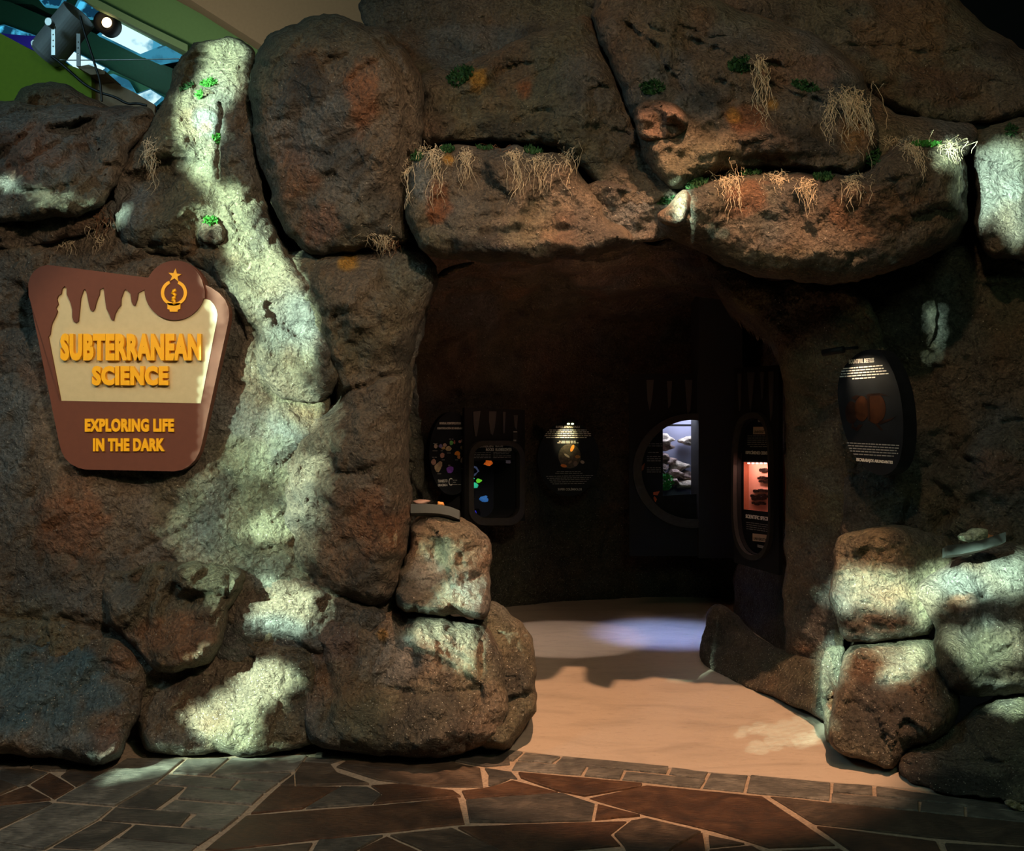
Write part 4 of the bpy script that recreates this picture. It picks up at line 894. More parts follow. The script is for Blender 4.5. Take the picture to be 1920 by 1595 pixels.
textlines('small_print', fc, [(1393,817,1441,817),(1393,821,1441,821),(1393,825,1441,825),(1393,829,1441,829),(1393,833,1441,833),(1398,837,1436,837)], -.034, M_GREYP, sc_, 1.0, 4)
textlines('small_print', fc, [(1391,979,1442,986),(1391,983,1442,990),(1391,987,1442,994),(1391,991,1442,998)], -.034, M_GREYP, sc_, 1.0, 5)
for a, b, c, d, s1 in ((1404,800,1429,814,0), (1403,1000,1429,1014,3)):
    plate('university_badge', fc, [(a,b),(c,b+s1),(c,d+s1),(a,d)], [], -.035, -.033, plain('tan_badge', (.38, .27, .18), .6), sc_)
    text('lettering', fc, 'UNIVERSITY', None, -.033, -.0325, M_BLACK, sc_, .02, slant=[(a+2,b+7),(c-1,b+7+s1),(c-1,d-2+s1),(a+2,d-2)])
    plate('small_badge', fc, [(a+9,786 if b < 900 else 1021),(a+22,786 if b < 900 else 1024),(a+22,791 if b < 900 else 1029),(a+9,791 if b < 900 else 1026)], [], -.035, -.033, M_GREYP, sc_)

# mineral identification oval, far left
fo = slanted(800, 7.55, 890, 7.75, 850)
mo = empty('mineral_sign', fo.w(*fo.uv(845, 925), -.03), 'dark oval mineral identification panel with printed stones, inside on the left', 'sign')
mpan = plate('panel', fo, ell(848, 850, 43, 78, 40), [], -.06, 0, M_PRINT, mo)
text('lettering', fo, 'MINERAL IDENTIFICATION', (824,791,864,795.5), 0, .002, M_WHITEP, mpan, .03)
text('lettering', fo, 'IDENTIFICACIÓN DE MINERALES', (820,800,868,804.5), 0, .002, M_WHITEP, mpan, .03)
text('lettering', fo, 'THANKS TO', (821,899,839,904), 0, .002, M_WHITEP, mpan, .02)
text('lettering', fo, 'GRACIAS A', (821,907,839,911), 0, .002, M_WHITEP, mpan, .02)
text('lettering', fo, 'C', (841,896,848,910), 0, .002, M_WHITEP, mpan, .0)
stn = [(817,836,4,5,(.5,.36,.28)),(826,836,4,4,(.16,.13,.30)),(834,834,4,4,(.4,.25,.2)),(831,840,4,3,(.45,.28,.10)),(841,841,6,5,(.5,.36,.2)),(846,830,4,5,(.12,.42,.10)),(852,829,2,4,(.3,.08,.06)),(862,828,3,3,(.5,.22,.18)),(870,826,6,6,(.36,.26,.19)),(867,839,4,4,(.5,.33,.18)),(874,836,3,6,(.28,.2,.14)),(829,854,5,5,(.42,.2,.15)),(858,850,6,5,(.75,.24,.02)),(860,857,3,4,(.7,.25,.08)),(869,863,6,8,(.45,.27,.2)),(813,866,5,6,(.45,.25,.2)),(821,876,7,9,(.45,.33,.2)),(825,870,5,6,(.4,.26,.18)),(844,880,8,7,(.20,.06,.50)),]
rnd = random.Random(9)
for i, (x, y, a, b, c) in enumerate(stn):
    P = [(x+a*math.cos(q)*rnd.uniform(.75, 1.1), y+b*math.sin(q)*rnd.uniform(.75, 1.1)) for q in np.linspace(0, 2*PI, 10)[:-1]]
    plate('printed_stone', fo, P, [], 0, .0012+.0003*(i % 4), plain('printed_stone', c, .5, noise=.3, scale=40), mpan)
textlines('small_print', fo, [(812,831,820,831),(842,823,850,823),(865,819,874,819),(811,845,820,845),(826,845,833,845),(838,849,846,849),(828,862,834,862),(853,862,859,862),(865,878,873,878),(840,872,847,872),(820,888,827,888),(810,857,819,857),(849,900,857,900),(849,904,856,904),(849,908,864,908)], .002, M_GREYP, mpan, 1.2, 8)

# fluorescent rock case
f1 = slanted(870, 7.62, 985, 7.95, 870)
c1 = empty('fluorescent_case', f1.w(*f1.uv(928, 985), -.1), 'black wall case of glowing fluorescent rocks with a rounded window, inside on the left', 'display case')
hole = rrect(884, 835, 970, 970, 22)
plate('case_front', f1, [(871,764),(984,768),(984,976),(871,978)], [hole], -.03, 0, M_BLACK, c1)
plate('window_trim', f1, rrect(875, 826, 979, 984, 30), [rrect(884, 835, 970, 970, 22)], -.02, .035, M_RING, c1)
for q in ([(886,772),(900,770),(896,800),(893,818),(890,818),(887,795)], [(916,771),(930,771),(927,800),(923,816),(919,812),(916,790)], [(942,772),(947,772),(945,812),(943,812)], [(962,778),(970,778),(968,806),(964,800)]):
    plate('drip_relief', f1, q, [], 0, .008, M_DRIP, c1)
plate('case_back', f1, rrect(872, 828, 982, 982, 22), [], -.42, -.40, plain('case_interior_blue_black', (.006, .008, .02), .8), c1)
sd = MB()
hh = f1.uvs(hole); hb = f1.uvs(rrect(876, 830, 978, 976, 22)); n = len(hh)
sd.add([f1.w(u, v_, -.03) for u, v_ in hh]+[f1.w(u, v_, -.40) for u, v_ in hb], [(i, (i+1) % n, (i+1) % n+n, i+n) for i in range(n)])
sd.build('case_lining', M_BLACKM, c1)
plate('header_panel', f1, [(885,836),(969,836),(969,863),(885,863)], [], -.04, -.032, M_PRINT, c1)
text('lettering', f1, 'FLUORESCENT', (896,833,926,838.5), 0, .002, M_WHITEP, c1, .02); text('lettering', f1, 'ROCAS', (929,833,943,838), 0, .002, M_WHITEP, c1, .02)
text('lettering', f1, 'ROCKS', (911,840,926,845), 0, .002, M_WHITEP, c1, .02); text('lettering', f1, 'FLUORESCENTES', (929,840,959,845), 0, .002, M_WHITEP, c1, .02)
textlines('small_print', f1, [(890,849,924,848),(890,852,924,852),(890,855,924,855),(890,858,924,858),(929,848,964,847),(929,851,960,850),(929,855,962,854),(929,858,962,857)], -.030, M_GREYP, c1, .9, 6)
def pebble(name, P, r, mat, parent, seed, sq=(1, .7, .7)):
    rnd = random.Random(seed); v = []; f = []; nu, nv = 12, 8
    for i in range(nv+1):
        th = PI*i/nv
        for j in range(nu):
            ph = 2*PI*j/nu
            d = Vector((math.sin(th)*math.cos(ph), math.sin(th)*math.sin(ph), math.cos(th)))
            k = r*(1+.28*math.sin(3*d.x+seed)*math.cos(4*d.z+seed*2)+(rnd.uniform(-.10, .10) if 0 < i < nv else 0))
            v.append(Vector(P)+Vector((d.x*k*sq[0], d.y*k*sq[1], d.z*k*sq[2])))
    for i in range(nv):
        for j in range(nu): f.append((i*nu+j, (i+1)*nu+j, (i+1)*nu+(j+1) % nu, i*nu+(j+1) % nu))
    return mk(name, v, f, mat, parent, True)
for i, (x, y, r_, c, e, nm) in enumerate([(888,870,.028,(.02,.22,.08),.6,'green'),(926,868,.038,(.55,.10,.01),.7,'orange'),(892,900,.035,(.05,.75,.50),.8,'turquoise'),(908,902,.026,(.12,.60,.03),.8,'lime green'),(899,911,.038,(.03,.50,.30),.7,'sea green'),(884,903,.014,(.2,.15,.4),.5,'violet'),(917,936,.042,(.03,.14,.42),.7,'pale blue'),(895,963,.04,(.02,.02,.55),1.0,'deep blue'),(963,866,.026,(.09,.07,.08),.3,'dull grey')]):
    o = pebble('fluorescent_rock', f1.w(*f1.uv(x, y), -.075), r_*.85, plain('glow_'+nm.replace(' ', '_'), c, .8, noise=.5, scale=50, emit=c, es=e*.75), None, i+3)
    props(o, f'{nm} fluorescing rock in the glowing wall case', 'rock specimen', 'fluorescent rocks in the case')
    pb = f1.w(*f1.uv(x, y+2), -.22); v, f = tube([pb+Vector((0, .16, 0)), pb-Vector((0, .02, 0))], .006, 6); mk('specimen_peg', v, f, M_BLACKM, c1)
pts = [(905,876),(918,874),(932,879),(936,886),(930,892),(918,900)]
v, f = tube([f1.w(*f1.uv(*p), -.3) for p in pts], .008, 6); mk('crystal_branch', v, f, plain('branch_glow', (.12, .12, .16), .8, emit=(.03, .04, .08), es=.8), c1, True)
plate('switch_plate', f1, [(962,810),(970,810),(970,828),(962,828)], [], 0, .004, M_BLACKM, c1)
plate('printed_tab', f1, [(962,808),(969,808),(969,810.5),(962,810.5)], [], .004, .006, M_GREYP, c1); plate('printed_tab', f1, [(962,824),(967,824),(967,827),(962,827)], [], .004, .006, M_GREYP, c1)

# round springtail panel
f2 = frontal(1066, 860, 8.35)
rp = empty('springtail_sign', f2.w(*f2.uv(1066, 930), -.03), 'round dark panel lit from above, SUPER COLÉMBOLOS at its foot, on the far wall', 'sign')
rpan = plate('panel', f2, ell(1066, 860, 58, 70, 48), [], -.30, 0, M_PRINT, rp)
text('lettering', f2, 'SUPER SPRINGTAILS', (1042,798,1087,802), 0, .003, M_WHITEP, rpan, .02)
text('lettering', f2, 'SUPER COLÉMBOLOS', (1046,914,1091,919), 0, .003, M_WHITEP, rpan, .02)
textlines('small_print', f2, [(1030,806,1100,806),(1026,809.5,1104,809.5),(1023,813,1108,813),(1021,816.5,1108,816.5),(1024,820,1100,820),(1048,827,1082,827),(1045,830,1086,830)], .002, M_WHITEP, rpan, 1.5, 11)
textlines('small_print', f2, [(1044,884,1090,884),(1041,887,1092,887),(1024,893,1112,891),(1026,896.5,1108,895),(1030,900,1104,898),(1032,903.5,1100,902),(1036,907,1098,906)], .002, M_GREYP, rpan, 1.1, 12)
plate('printed_circle', f2, ell(1068, 855, 21, 23, 30), [], 0, .001, plain('printed_soil', (.05, .035, .02), .6, noise=.6, scale=60), rpan)
for x, y, a, b, r_, c in ((1073,840,3,7,.4,(.8,.25,.02)),(1083,856,5,3,0,(.35,.16,.03)),(1057,873,6,3,.2,(.65,.18,.02)),(1063,854,6,2,.6,(.45,.35,.28)),(1092,866,4,3,.4,(.3,.24,.2)),(1069,866,4,2,-.7,(.2,.13,.07)),(1079,869,4,5,0,(.15,.10,.06))):
    plate('printed_shape', f2, ell(x, y, a, b, 12, rot=r_), [], .001, .003, plain('printed_shape', c, .6), rpan)
lamp_o = mk('panel_lamp', *tube([f2.w(*f2.uv(1052, 791), .12), f2.w(*f2.uv(1082, 791), .12)], .02, 12), M_BLACK, rp, True)
M_LED2 = plain('cool_led', (1, 1, .8), .5, emit=(.9, 1, .55), es=4)
for x in (1064, 1071.5):
    v, f = extrude2d(f2, f2.uvs(ell(x, 794.5, 2.6, 1.5, 10)), [], .125, .142); mk('led', v, f, M_LED2, rp)
spot('springtail_panel_lamp', f2.w(*f2.uv(1064, 797), .15), f2.w(*f2.uv(1062, 818), 0), 9, (1, .85, .42), 66, 1, .01)

# terrarium case with round window
f3 = frontal(1290, 860, 8.25)
c3 = empty('terrarium_case', f3.w(*f3.uv(1290, 1040), -.1), 'black case with a round window onto a bright terrarium, at the back right', 'display case')
hole = ell(1298, 880, 96, 93, 56)
plate('case_front', f3, [(1180,700),(1420,700),(1420,1042),(1180,1042)], [hole], -.03, 0, M_BLACK, c3)
plate('window_trim', f3, ell(1298, 882, 112, 107, 56), [ell(1298, 880, 96, 93, 56)], -.02, .04, M_RING, c3)
for q in ([(1212,712),(1226,712),(1222,750),(1218,770),(1214,750)], [(1250,714),(1260,714),(1257,760),(1253,765)], [(1284,712),(1298,712),(1294,770),(1289,776)]):
    plate('drip_relief', f3, q, [], 0, .008, M_DRIP, c3)
# lit opening x 1245..1400, dark graphic to its left; black cover added below, standing for dark soil
plate('graphic_panel', f3, [(1190,770),(1244,770),(1244,930),(1310,926),(1420,920),(1420,985),(1190,985)], [], -.05, -.035, M_PRINT, c3)
textlines('small_print', f3, [(1217,832,1243,832),(1211,836,1243,836),(1216,848,1236,848),(1214,856,1240,856),(1214,860,1240,860),(1214,864,1240,864),(1214,877,1240,877),(1214,881,1240,881),(1214,885,1240,885)], -.034, M_GREYP, c3, 1.2, 14)
M_ORL = plain('orange_print', (.45, .07, .01), .6, noise=.4)
for q in ([(1201,878),(1210,868),(1208,880),(1203,884)], [(1226,923),(1238,921),(1234,929),(1226,928)], [(1228,930),(1233,936),(1230,942),(1226,934)]): plate('printed_leaf', f3, q, [], -.034, -.032, M_ORL, c3)
plate('case_back', f3, [(1225,760),(1430,760),(1430,1000),(1225,1000)], [], -.57, -.55, plain('terrarium_wall', (.28, .29, .40), .7, noise=.06, scale=8), c3)
b0 = f3.w(*f3.uv(1244, 985), -.55); b1_ = f3.w(*f3.uv(1425, 985), -.04)
v, f = box((b0.x-.03, b1_.y, b0.z-.05), (b1_.x, b0.y, b0.z)); mk('tank_floor', v, f, plain('tank_soil', (.03, .04, .05), .8, noise=.5), c3)
v, f = box((b0.x-.05, b1_.y, b0.z-.05), (b0.x-.03, b0.y, b0.z+1.05)); mk('tank_side', v, f, M_BLACKM, c3)
v, f = box((b0.x-.05, b1_.y, b0.z+1.0), (b1_.x, b0.y, b0.z+1.02)); mk('tank_lid', v, f, M_BLACKM, c3)
v, f = box(tuple(f3.w(*f3.uv(1246, 799), -.4)), tuple(f3.w(*f3.uv(1425, 795), -.38))); mk('tank_rail', v, f, M_BLACK, c3)
area('terrarium_light', f3.w(*f3.uv(1310, 770), -.28), f3.w(*f3.uv(1290, 900), -.40), 5, (.78, .82, 1), .35, .3)
M_TROCK = plain('terrarium_rock', (.42, .31, .28), .8, noise=.6, scale=22, bump=.03); M_TROCK2 = plain('terrarium_rock_pale', (.55, .48, .40), .8, noise=.5, scale=25, bump=.03)
tr = [(1254,826,.075,M_TROCK2,'pale jagged rock mounted high in the terrarium, left side'),(1262,838,.06,M_TROCK,'greyish rock under the pale jagged one in the terrarium'),(1305,828,.06,M_TROCK2,'small white rock ledge at the right of the terrarium window'),
      (1252,858,.06,M_TROCK,'brown rock stacked at the terrarium left edge'),(1268,868,.055,M_TROCK,'brown rock at the top of the terrarium stack'),(1290,878,.075,M_TROCK2,'mossy pale log lying in the terrarium'),(1252,880,.05,M_TROCK,'pinkish rock above the green plant in the terrarium'),
      (1280,892,.06,M_TROCK,'reddish rock in the middle of the terrarium'),(1300,897,.07,M_TROCK,'long reddish rock low in the terrarium'),(1270,908,.06,M_TROCK,'rock over the dark soil in the terrarium'),(1300,914,.07,M_TROCK2,'pale rock resting on the dark soil, right')]
for i, (x, y, r_, m, lb) in enumerate(tr):
    props(pebble('terrarium_rock', f3.w(*f3.uv(x, y), -.36-.05*(i % 3)), r_, m, None, i+20, (1.25, 1, .62)), lb, 'rock', 'rocks inside the terrarium')
v, f = tube([f3.w(*f3.uv(1243, 878), -.2), f3.w(*f3.uv(1258, 894), -.22), f3.w(*f3.uv(1272, 907), -.25)], .010, 8); mk('twig', v, f, plain('dark_twig', (.05, .04, .03), .8), None, True, 'dark twig leaning across the terrarium', 'twig')
mb = MB(); rnd = random.Random(4)
for k in range(70):
    p = f3.w(*f3.uv(rnd.uniform(1244, 1264), rnd.uniform(894, 920)), -.2+rnd.uniform(-.05, .05)); d = Vector((rnd.uniform(-1, 1), rnd.uniform(-1, 1), rnd.uniform(-.3, 1))).normalized()*.045; s_ = Vector((d.z, .3*d.x, -d.x))*.35
    mb.add([p, p+d*.5+s_, p+d, p+d*.5-s_], [(0, 1, 2, 3)])
mb.build('green_plant', plain('terrarium_leaf', (.04, .30, .06), .5, noise=.3), None, label='small leafy green plant at the terrarium left edge', cat='plant')

# reading rails with stones
def rail(pxs, d0, d1, h, name, label, deep=.05):
    top = [Vector(pw(x, y, d0+(d1-d0)*i/(len(pxs)-1))) for i, (x, y) in enumerate(pxs)]
    dn = Vector((0, 0, -h)); bk = Vector((0, deep, -.02)); n = len(top)
    v = top+[p+dn for p in top]+[p+bk for p in top]+[p+bk+dn for p in top]; f = []
    for i in range(n-1): f += [(i, i+n, i+n+1, i+1), (i, i+1, i+2*n+1, i+2*n), (i+n, i+3*n, i+3*n+1, i+n+1), (i+2*n, i+2*n+1, i+3*n+1, i+3*n)]
    f += [(0, 2*n, 3*n, n), (n-1, 2*n-1, 4*n-1, 3*n-1)]
    return mk(name, v, f, M_RAIL, None, False, label, 'label rail')
rail([(770,945),(800,944.5),(825,946),(845,950),(860,956),(862,957)], 4.70, 4.72, .042, 'label_rail', 'curved dark label rail on top of the pedestal boulder')
rail([(1776,1022),(1800,1020),(1840,1012),(1886,997)], 4.50, 4.52, .045, 'label_rail', 'tilted dark label rail on the big right-hand boulder')
M_SP1 = plain('green_white_mineral', (.34, .38, .26), .6, noise=.7, scale=45, bump=.02); M_SP2 = plain('rusty_mineral', (.42, .2, .09), .7, noise=.4, scale=45)
o = pebble('mineral_specimen', pw(1826, 1006, 4.58), .062, M_SP1, None, 41, (1.05, .8, .62)); props(o, 'green and white mineral chunk on the tilted rail at the right', 'mineral')
o = pebble('mineral_specimen', pw(1846, 1007, 4.60), .04, M_SP2, None, 44, (1.0, .8, .6)); props(o, 'rusty brown mineral chunk beside the green one on the tilted rail', 'mineral')
o = pebble('mineral_specimen', pw(826, 944.5, 4.76), .018, plain('amber_mineral', (.6, .28, .08), .4), None, 42); props(o, 'tiny amber mineral behind the curved rail', 'mineral')
o = pebble('mineral_specimen', pw(790, 941, 4.76), .030, plain('pink_mineral', (.30, .19, .15), .7), None, 43, (1.3, .8, .4)); props(o, 'flat pinkish mineral behind the curved rail, next to the jamb', 'mineral')

# ------------------------------------------------------------------ moss and dangling roots, grown on the surfaces
bpy.context.view_layer.update()
DG = bpy.context.evaluated_depsgraph_get()
CAM = Vector((0, 0, CH))
def hit(px, py):
    d = Vector(((px-CX)/F, 1, (CY-py)/F)).normalized()
    ok, loc, nrm, *_ = SC.ray_cast(DG, CAM, d)
    return (loc, nrm if nrm.dot(d) < 0 else -nrm) if ok else (None, None)
M_MOSS = plain('lit_green_moss', (.02, .14, .008), .8, noise=.5, scale=60)  # brighter copy for clumps that catch the light
M_MOSSD = plain('unlit_green_moss', (.010, .055, .008), .8, noise=.5, scale=60)  # darker copy for clumps out of the light, shade put into the colour
M_ROOT = plain('pale_dry_roots', (.50, .39, .25), .8, noise=.3, scale=60)
M_ROOTD = plain('brown_dry_roots', (.15, .065, .03), .8, noise=.3, scale=60)
def moss(x, y, rx, ry, n, mat, label, rot=0):
    rnd = random.Random(int(x*7+y)); m = MB()
    for _ in range(n):
        a = rnd.uniform(0, 2*PI); r_ = math.sqrt(rnd.random()); u, v_ = rx*r_*math.cos(a), ry*r_*math.sin(a)
        p, nn = hit(x+u*math.cos(rot)-v_*math.sin(rot), y+u*math.sin(rot)+v_*math.cos(rot))
        if p is None: continue
        p = p+nn*.004
        d = (nn*.7+Vector((rnd.uniform(-1, 1), rnd.uniform(-1, 1), rnd.uniform(-.3, 1.0)))).normalized()*rnd.uniform(.008, .024)
        s_ = d.cross(Vector((rnd.uniform(-1, 1), rnd.uniform(-1, 1), rnd.uniform(-1, 1)))).normalized()*.0028
        m.add([p-s_, p+s_, p+d*.6+s_*1.4, p+d, p+d*.6-s_*1.2], [(0, 1, 2, 3, 4)])
    return m.build('moss_clump', mat, None, label=label, cat='moss', group='green moss clumps on the rocks')
for a in [(392,158,12,6,300,M_MOSS,'bright green moss on the knob of the upper spire',-.2),(377,180,5,8,120,M_MOSS,'small bright moss patch just below the knob on the spire'),(350,165,14,3,110,M_MOSSD,'thin dark moss line left of the spire knob',-.5),
          (406,260,5,9,150,M_MOSS,'bright green moss tuft in the crack halfway down the spire'),(396,414,13,6,260,M_MOSS,'bright green moss on the small pale stone'),
          (864,144,26,15,500,M_MOSSD,'dark green moss beside the yellow lichen, over the arch',-.5),(1222,166,22,13,420,M_MOSSD,'dark green moss above the small knobbly stone'),(1386,122,20,14,420,M_MOSSD,'green moss at the root tuft on the largest overhead boulder',-.4),
          (1508,163,25,9,380,M_MOSSD,'flat dark moss patch in the middle of the largest overhead boulder',.3),(1404,322,28,8,380,M_MOSSD,'green moss along the ledge, between two root tufts'),(1305,344,24,10,380,M_MOSSD,'green moss at the left end of the ledge',-.3),
          (1545,334,20,7,260,M_MOSSD,'green moss at the right of the ledge'),(1636,298,14,18,260,M_MOSSD,'dark moss where the ledge meets the right lintel end',.6),(1735,273,28,4,260,M_MOSS,'green moss strip on top of the right lintel end'),(782,294,10,10,160,M_MOSSD,'dark moss at the left corner of the hanging block'),
          (840,282,14,6,160,M_MOSSD,'dark moss under the first roots of the hanging block'),(910,278,16,5,160,M_MOSSD,'dark moss on top of the hanging block'),(1000,283,18,8,200,M_MOSSD,'dark moss at the right of the hanging block top'),(1248,376,14,8,180,M_MOSSD,'dark moss left of the small pale stone in the arch',-.4),(1895,245,10,8,120,M_MOSSD,'moss spot on the upright pillar at the right edge')]:
    moss(*a)
def roots(x, y, rx, ry, drop, n, mat, label, curl=1.0):
    """tangle of thin strands around (x,y) whose tips hang up to drop pixels lower"""
    rnd = random.Random(int(x*3+y)); m = MB()
    for k in range(int(n*.55)):
        p, nn = hit(x+rnd.gauss(0, .5)*rx, y+rnd.gauss(0, .5)*ry)
        if p is None: continue
        L = (drop/F*p.y)*(rnd.random()**2.2 if k > 3 else rnd.uniform(.8, 1)); steps = max(5, int(L/.018)+4)
        q = p+Vector((0, -.012, 0)); pts = [q.copy()]; vx = rnd.uniform(-1, 1); tgt = x+(rnd.uniform(-.25, .25)*rx)
        tx = (tgt-CX)/F*p.y
        for i in range(steps):
            vx = vx*.45+rnd.uniform(-1, 1)*curl
            fall = -.018 if i > 3 else rnd.uniform(-.014, .009)
            q = q+Vector((vx*.011+(tx-q.x)*.10, rnd.uniform(-.004, .003), fall)); 
            if i % 2 == 0:
                hx, hy = CX+F*q.x/q.y, CY-F*(q.z-CH)/q.y; hp, _ = hit(hx, hy)
                if hp is not None and abs(hp.y-q.y) < .25: q.y = min(q.y, hp.y-.008)
            pts.append(q.copy())
        r_ = rnd.uniform(.0009, .0016)
        m.add(*tube(pts, r_, 3, [1]*(len(pts)-2)+[.6, .3]))
    return m.build('root_tuft', mat, None, label=label, cat='dried roots', group='dry root tufts on the rocks')
for a in [(283,285,18,30,60,90,M_ROOT,'dried moss beard in the corner between the upper left boulder and the spire'),(195,410,22,20,40,70,M_ROOTD,'reddish dried moss in the crevice under the upper left boulder'),(185,435,20,14,35,30,M_ROOT,'pale dried strands at the lower end of the crevice'),(128,455,14,6,30,22,M_ROOT,'sparse dry strands on the rock just above the sign'),
          (766,315,8,14,90,40,M_ROOT,'root strands hanging down the left edge of the hanging block'),(808,282,26,8,60,90,M_ROOT,'dense root tangle at the top left of the hanging block'),(820,300,10,14,108,26,M_ROOT,'longest root strand on the hanging block'),(876,292,20,10,62,80,M_ROOT,'second root tuft from the left along the hanging block'),
          (966,290,24,10,92,80,M_ROOT,'root tuft in the middle of the hanging block with one long strand'),(930,276,26,5,12,60,M_ROOTD,'brown dry fringe along the top of the hanging block'),(1015,300,20,12,74,70,M_ROOT,'fourth root tuft along the hanging block'),(1062,290,20,12,80,80,M_ROOT,'root tuft curling off the right end of the hanging block'),
          (718,452,34,14,30,150,M_ROOT,'tangled dry moss between the dome and the pillar'),(735,460,24,12,20,90,M_ROOTD,'dark reddish dry moss next to the pale tangle under the dome'),(1420,120,16,16,145,80,M_ROOT,'long root tuft dangling on the largest overhead boulder'),
          (1590,185,30,20,80,190,M_ROOT,'broad dense root curtain at the right end of the largest boulder'),(1555,200,12,30,90,70,M_ROOT,'left fringe of the broad root curtain'),(1612,200,14,34,110,80,M_ROOT,'right fringe of the broad root curtain reaching the ledge'),(1360,335,26,14,70,130,M_ROOT,'root tuft on the ledge, first from the left'),
          (1452,330,30,10,40,110,M_ROOT,'bushy dry tuft in the middle of the ledge'),(1508,345,26,14,55,110,M_ROOT,'dry tuft right of the middle of the ledge'),(1596,338,20,12,60,80,M_ROOT,'dry root tuft at the right end of the ledge'),(1700,278,26,12,70,110,M_ROOT,'thin root tangle over the right lintel end'),(1672,265,24,10,30,70,M_ROOT,'short dry fringe left of the green moss strip'),
          (1776,275,14,10,44,60,M_ROOT,'pale branching roots at the right corner of the lintel, brightly lit')]:
    roots(*a)

# ------------------------------------------------------------------ pattern projectors (cut metal gobo plates throw the dappled light)
PATCH_L = [
 ([(392,92),(428,78),(452,86),(460,110),(448,150),(432,186),(416,205),(404,176),(372,152),(380,125)], .95),
 ([(335,180),(368,158),(404,180),(415,230),(407,262),(402,300),(400,345),(372,332),(350,290),(328,232)], 1.0),
 ([(352,250),(330,200),(345,290),(365,345),(395,350)], .5),
 ([(378,345),(420,345),(452,352),(484,388),(500,420),(515,462),(545,498),(572,545),(592,600),(596,660),(588,700),(566,690),(548,640),(528,610),(500,590),(470,560),(445,505),(430,470),(424,440),(385,420),(370,440),(372,405),(400,380)], .85),
 ([(420,500),(460,540),(500,580),(540,640),(560,700),(600,735),(632,762),(600,790),(560,830),(540,880),(512,905),(480,890),(452,900),(486,830),(500,760),(520,735),(488,715),(462,700),(470,660),(500,630),(470,590),(430,560)], .58),
 ([(575,850),(604,865),(590,905),(585,960),(560,1000),(510,1012),(470,1010),(452,985),(500,965),(535,945),(532,900)], .75),
 ([(467,1098),(520,1085),(545,1105),(612,1112),(596,1140),(575,1185),(520,1182),(480,1172)], 1.0),
 ([(462,1240),(500,1236),(560,1262),(550,1290),(510,1312),(482,1338),(476,1408),(440,1412),(400,1402),(378,1372),(340,1340),(385,1322),(430,1290)], 1.0),
 ([(176,1460),(250,1437),(330,1424),(450,1414),(590,1404),(588,1408),(460,1424),(400,1432),(300,1446),(200,1462)], .7),
 ([(780,1030),(830,1015),(890,1005),(898,1050),(880,1080),(840,1070),(800,1060)], .35),
 ([(812,1122),(836,1090),(900,1080),(918,1110),(918,1150),(880,1146),(815,1148)], .75),
 ([(762,1198),(800,1166),(846,1150),(892,1162),(900,1220),(882,1262),(848,1236),(820,1212),(780,1206)], .9),
 ([(0,330),(20,330),(32,352),(20,360),(0,350)], .7), ([(40,352),(64,350),(64,370),(50,364)], .5), ([(76,360),(96,362),(92,380),(80,384)], .45), ([(104,365),(140,366),(136,374),(106,376)], .35),
 ([(212,398),(236,386),(242,406),(216,424)], .5),
 ([(388,538),(412,548),(426,580),(426,610),(408,700),(396,740),(392,700),(404,620),(398,570)], .35),
 ([(300,1000),(340,940),(450,500),(640,760),(600,1000),(540,1180),(430,1200)], .10),
 ([(440,690),(470,640),(500,700),(480,800),(450,900),(420,880),(440,780)], .25),
]
PATCH_R = [
 ([(1834,290),(1870,268),(1930,272),(1960,300),(1960,460),(1900,452),(1880,430),(1862,392),(1850,410),(1828,424),(1824,350)], .8),
 ([(1562,1095),(1590,1068),(1650,1064),(1700,1074),(1724,1100),(1724,1130),(1690,1140),(1640,1146),(1572,1140)], .8),
 ([(1712,1096),(1750,1064),(1830,1052),(1960,1040),(1960,1106),(1860,1112),(1820,1122),(1770,1122),(1742,1140),(1750,1190),(1730,1180),(1716,1130)], 1.0),
 ([(1760,1190),(1800,1176),(1860,1170),(1960,1180),(1960,1230),(1900,1236),(1860,1262),(1810,1240)], .42),
 ([(1640,1266),(1670,1236),(1712,1210),(1744,1186),(1740,1240),(1706,1274),(1660,1278)], .9),
 ([(1600,1200),(1700,1196),(1740,1190),(1700,1225),(1640,1228)], .35),
 ([(1856,1322),(1900,1290),(1960,1272),(1960,1342),(1890,1340)], .75),
 ([(1534,1240),(1546,1212),(1596,1208),(1586,1236),(1566,1270),(1552,1300),(1548,1362),(1540,1364),(1536,1300)], .9),
 ([(1744,584),(1758,586),(1768,610),(1768,640),(1756,660),(1754,630)], .5),
 ([(1262,384),(1274,364),(1290,352),(1292,380),(1284,412),(1268,404)], .8), ([(1334,430),(1346,432),(1352,446),(1338,444)], .7),
 ([(1762,268),(1796,270),(1806,286),(1790,310),(1762,316)], .8),
 ([(1545,1360),(1548,1384),(1480,1392),(1400,1412),(1396,1407),(1470,1388),(1520,1376)], .32), ([(1520,1348),(1522,1354),(1380,1378),(1372,1374)], .2),
 ([(1580,640),(1700,640),(1960,700),(1960,1000),(1700,1000)], .03), ([(1540,1100),(1558,1110),(1560,1130),(1536,1118)], .4),
]
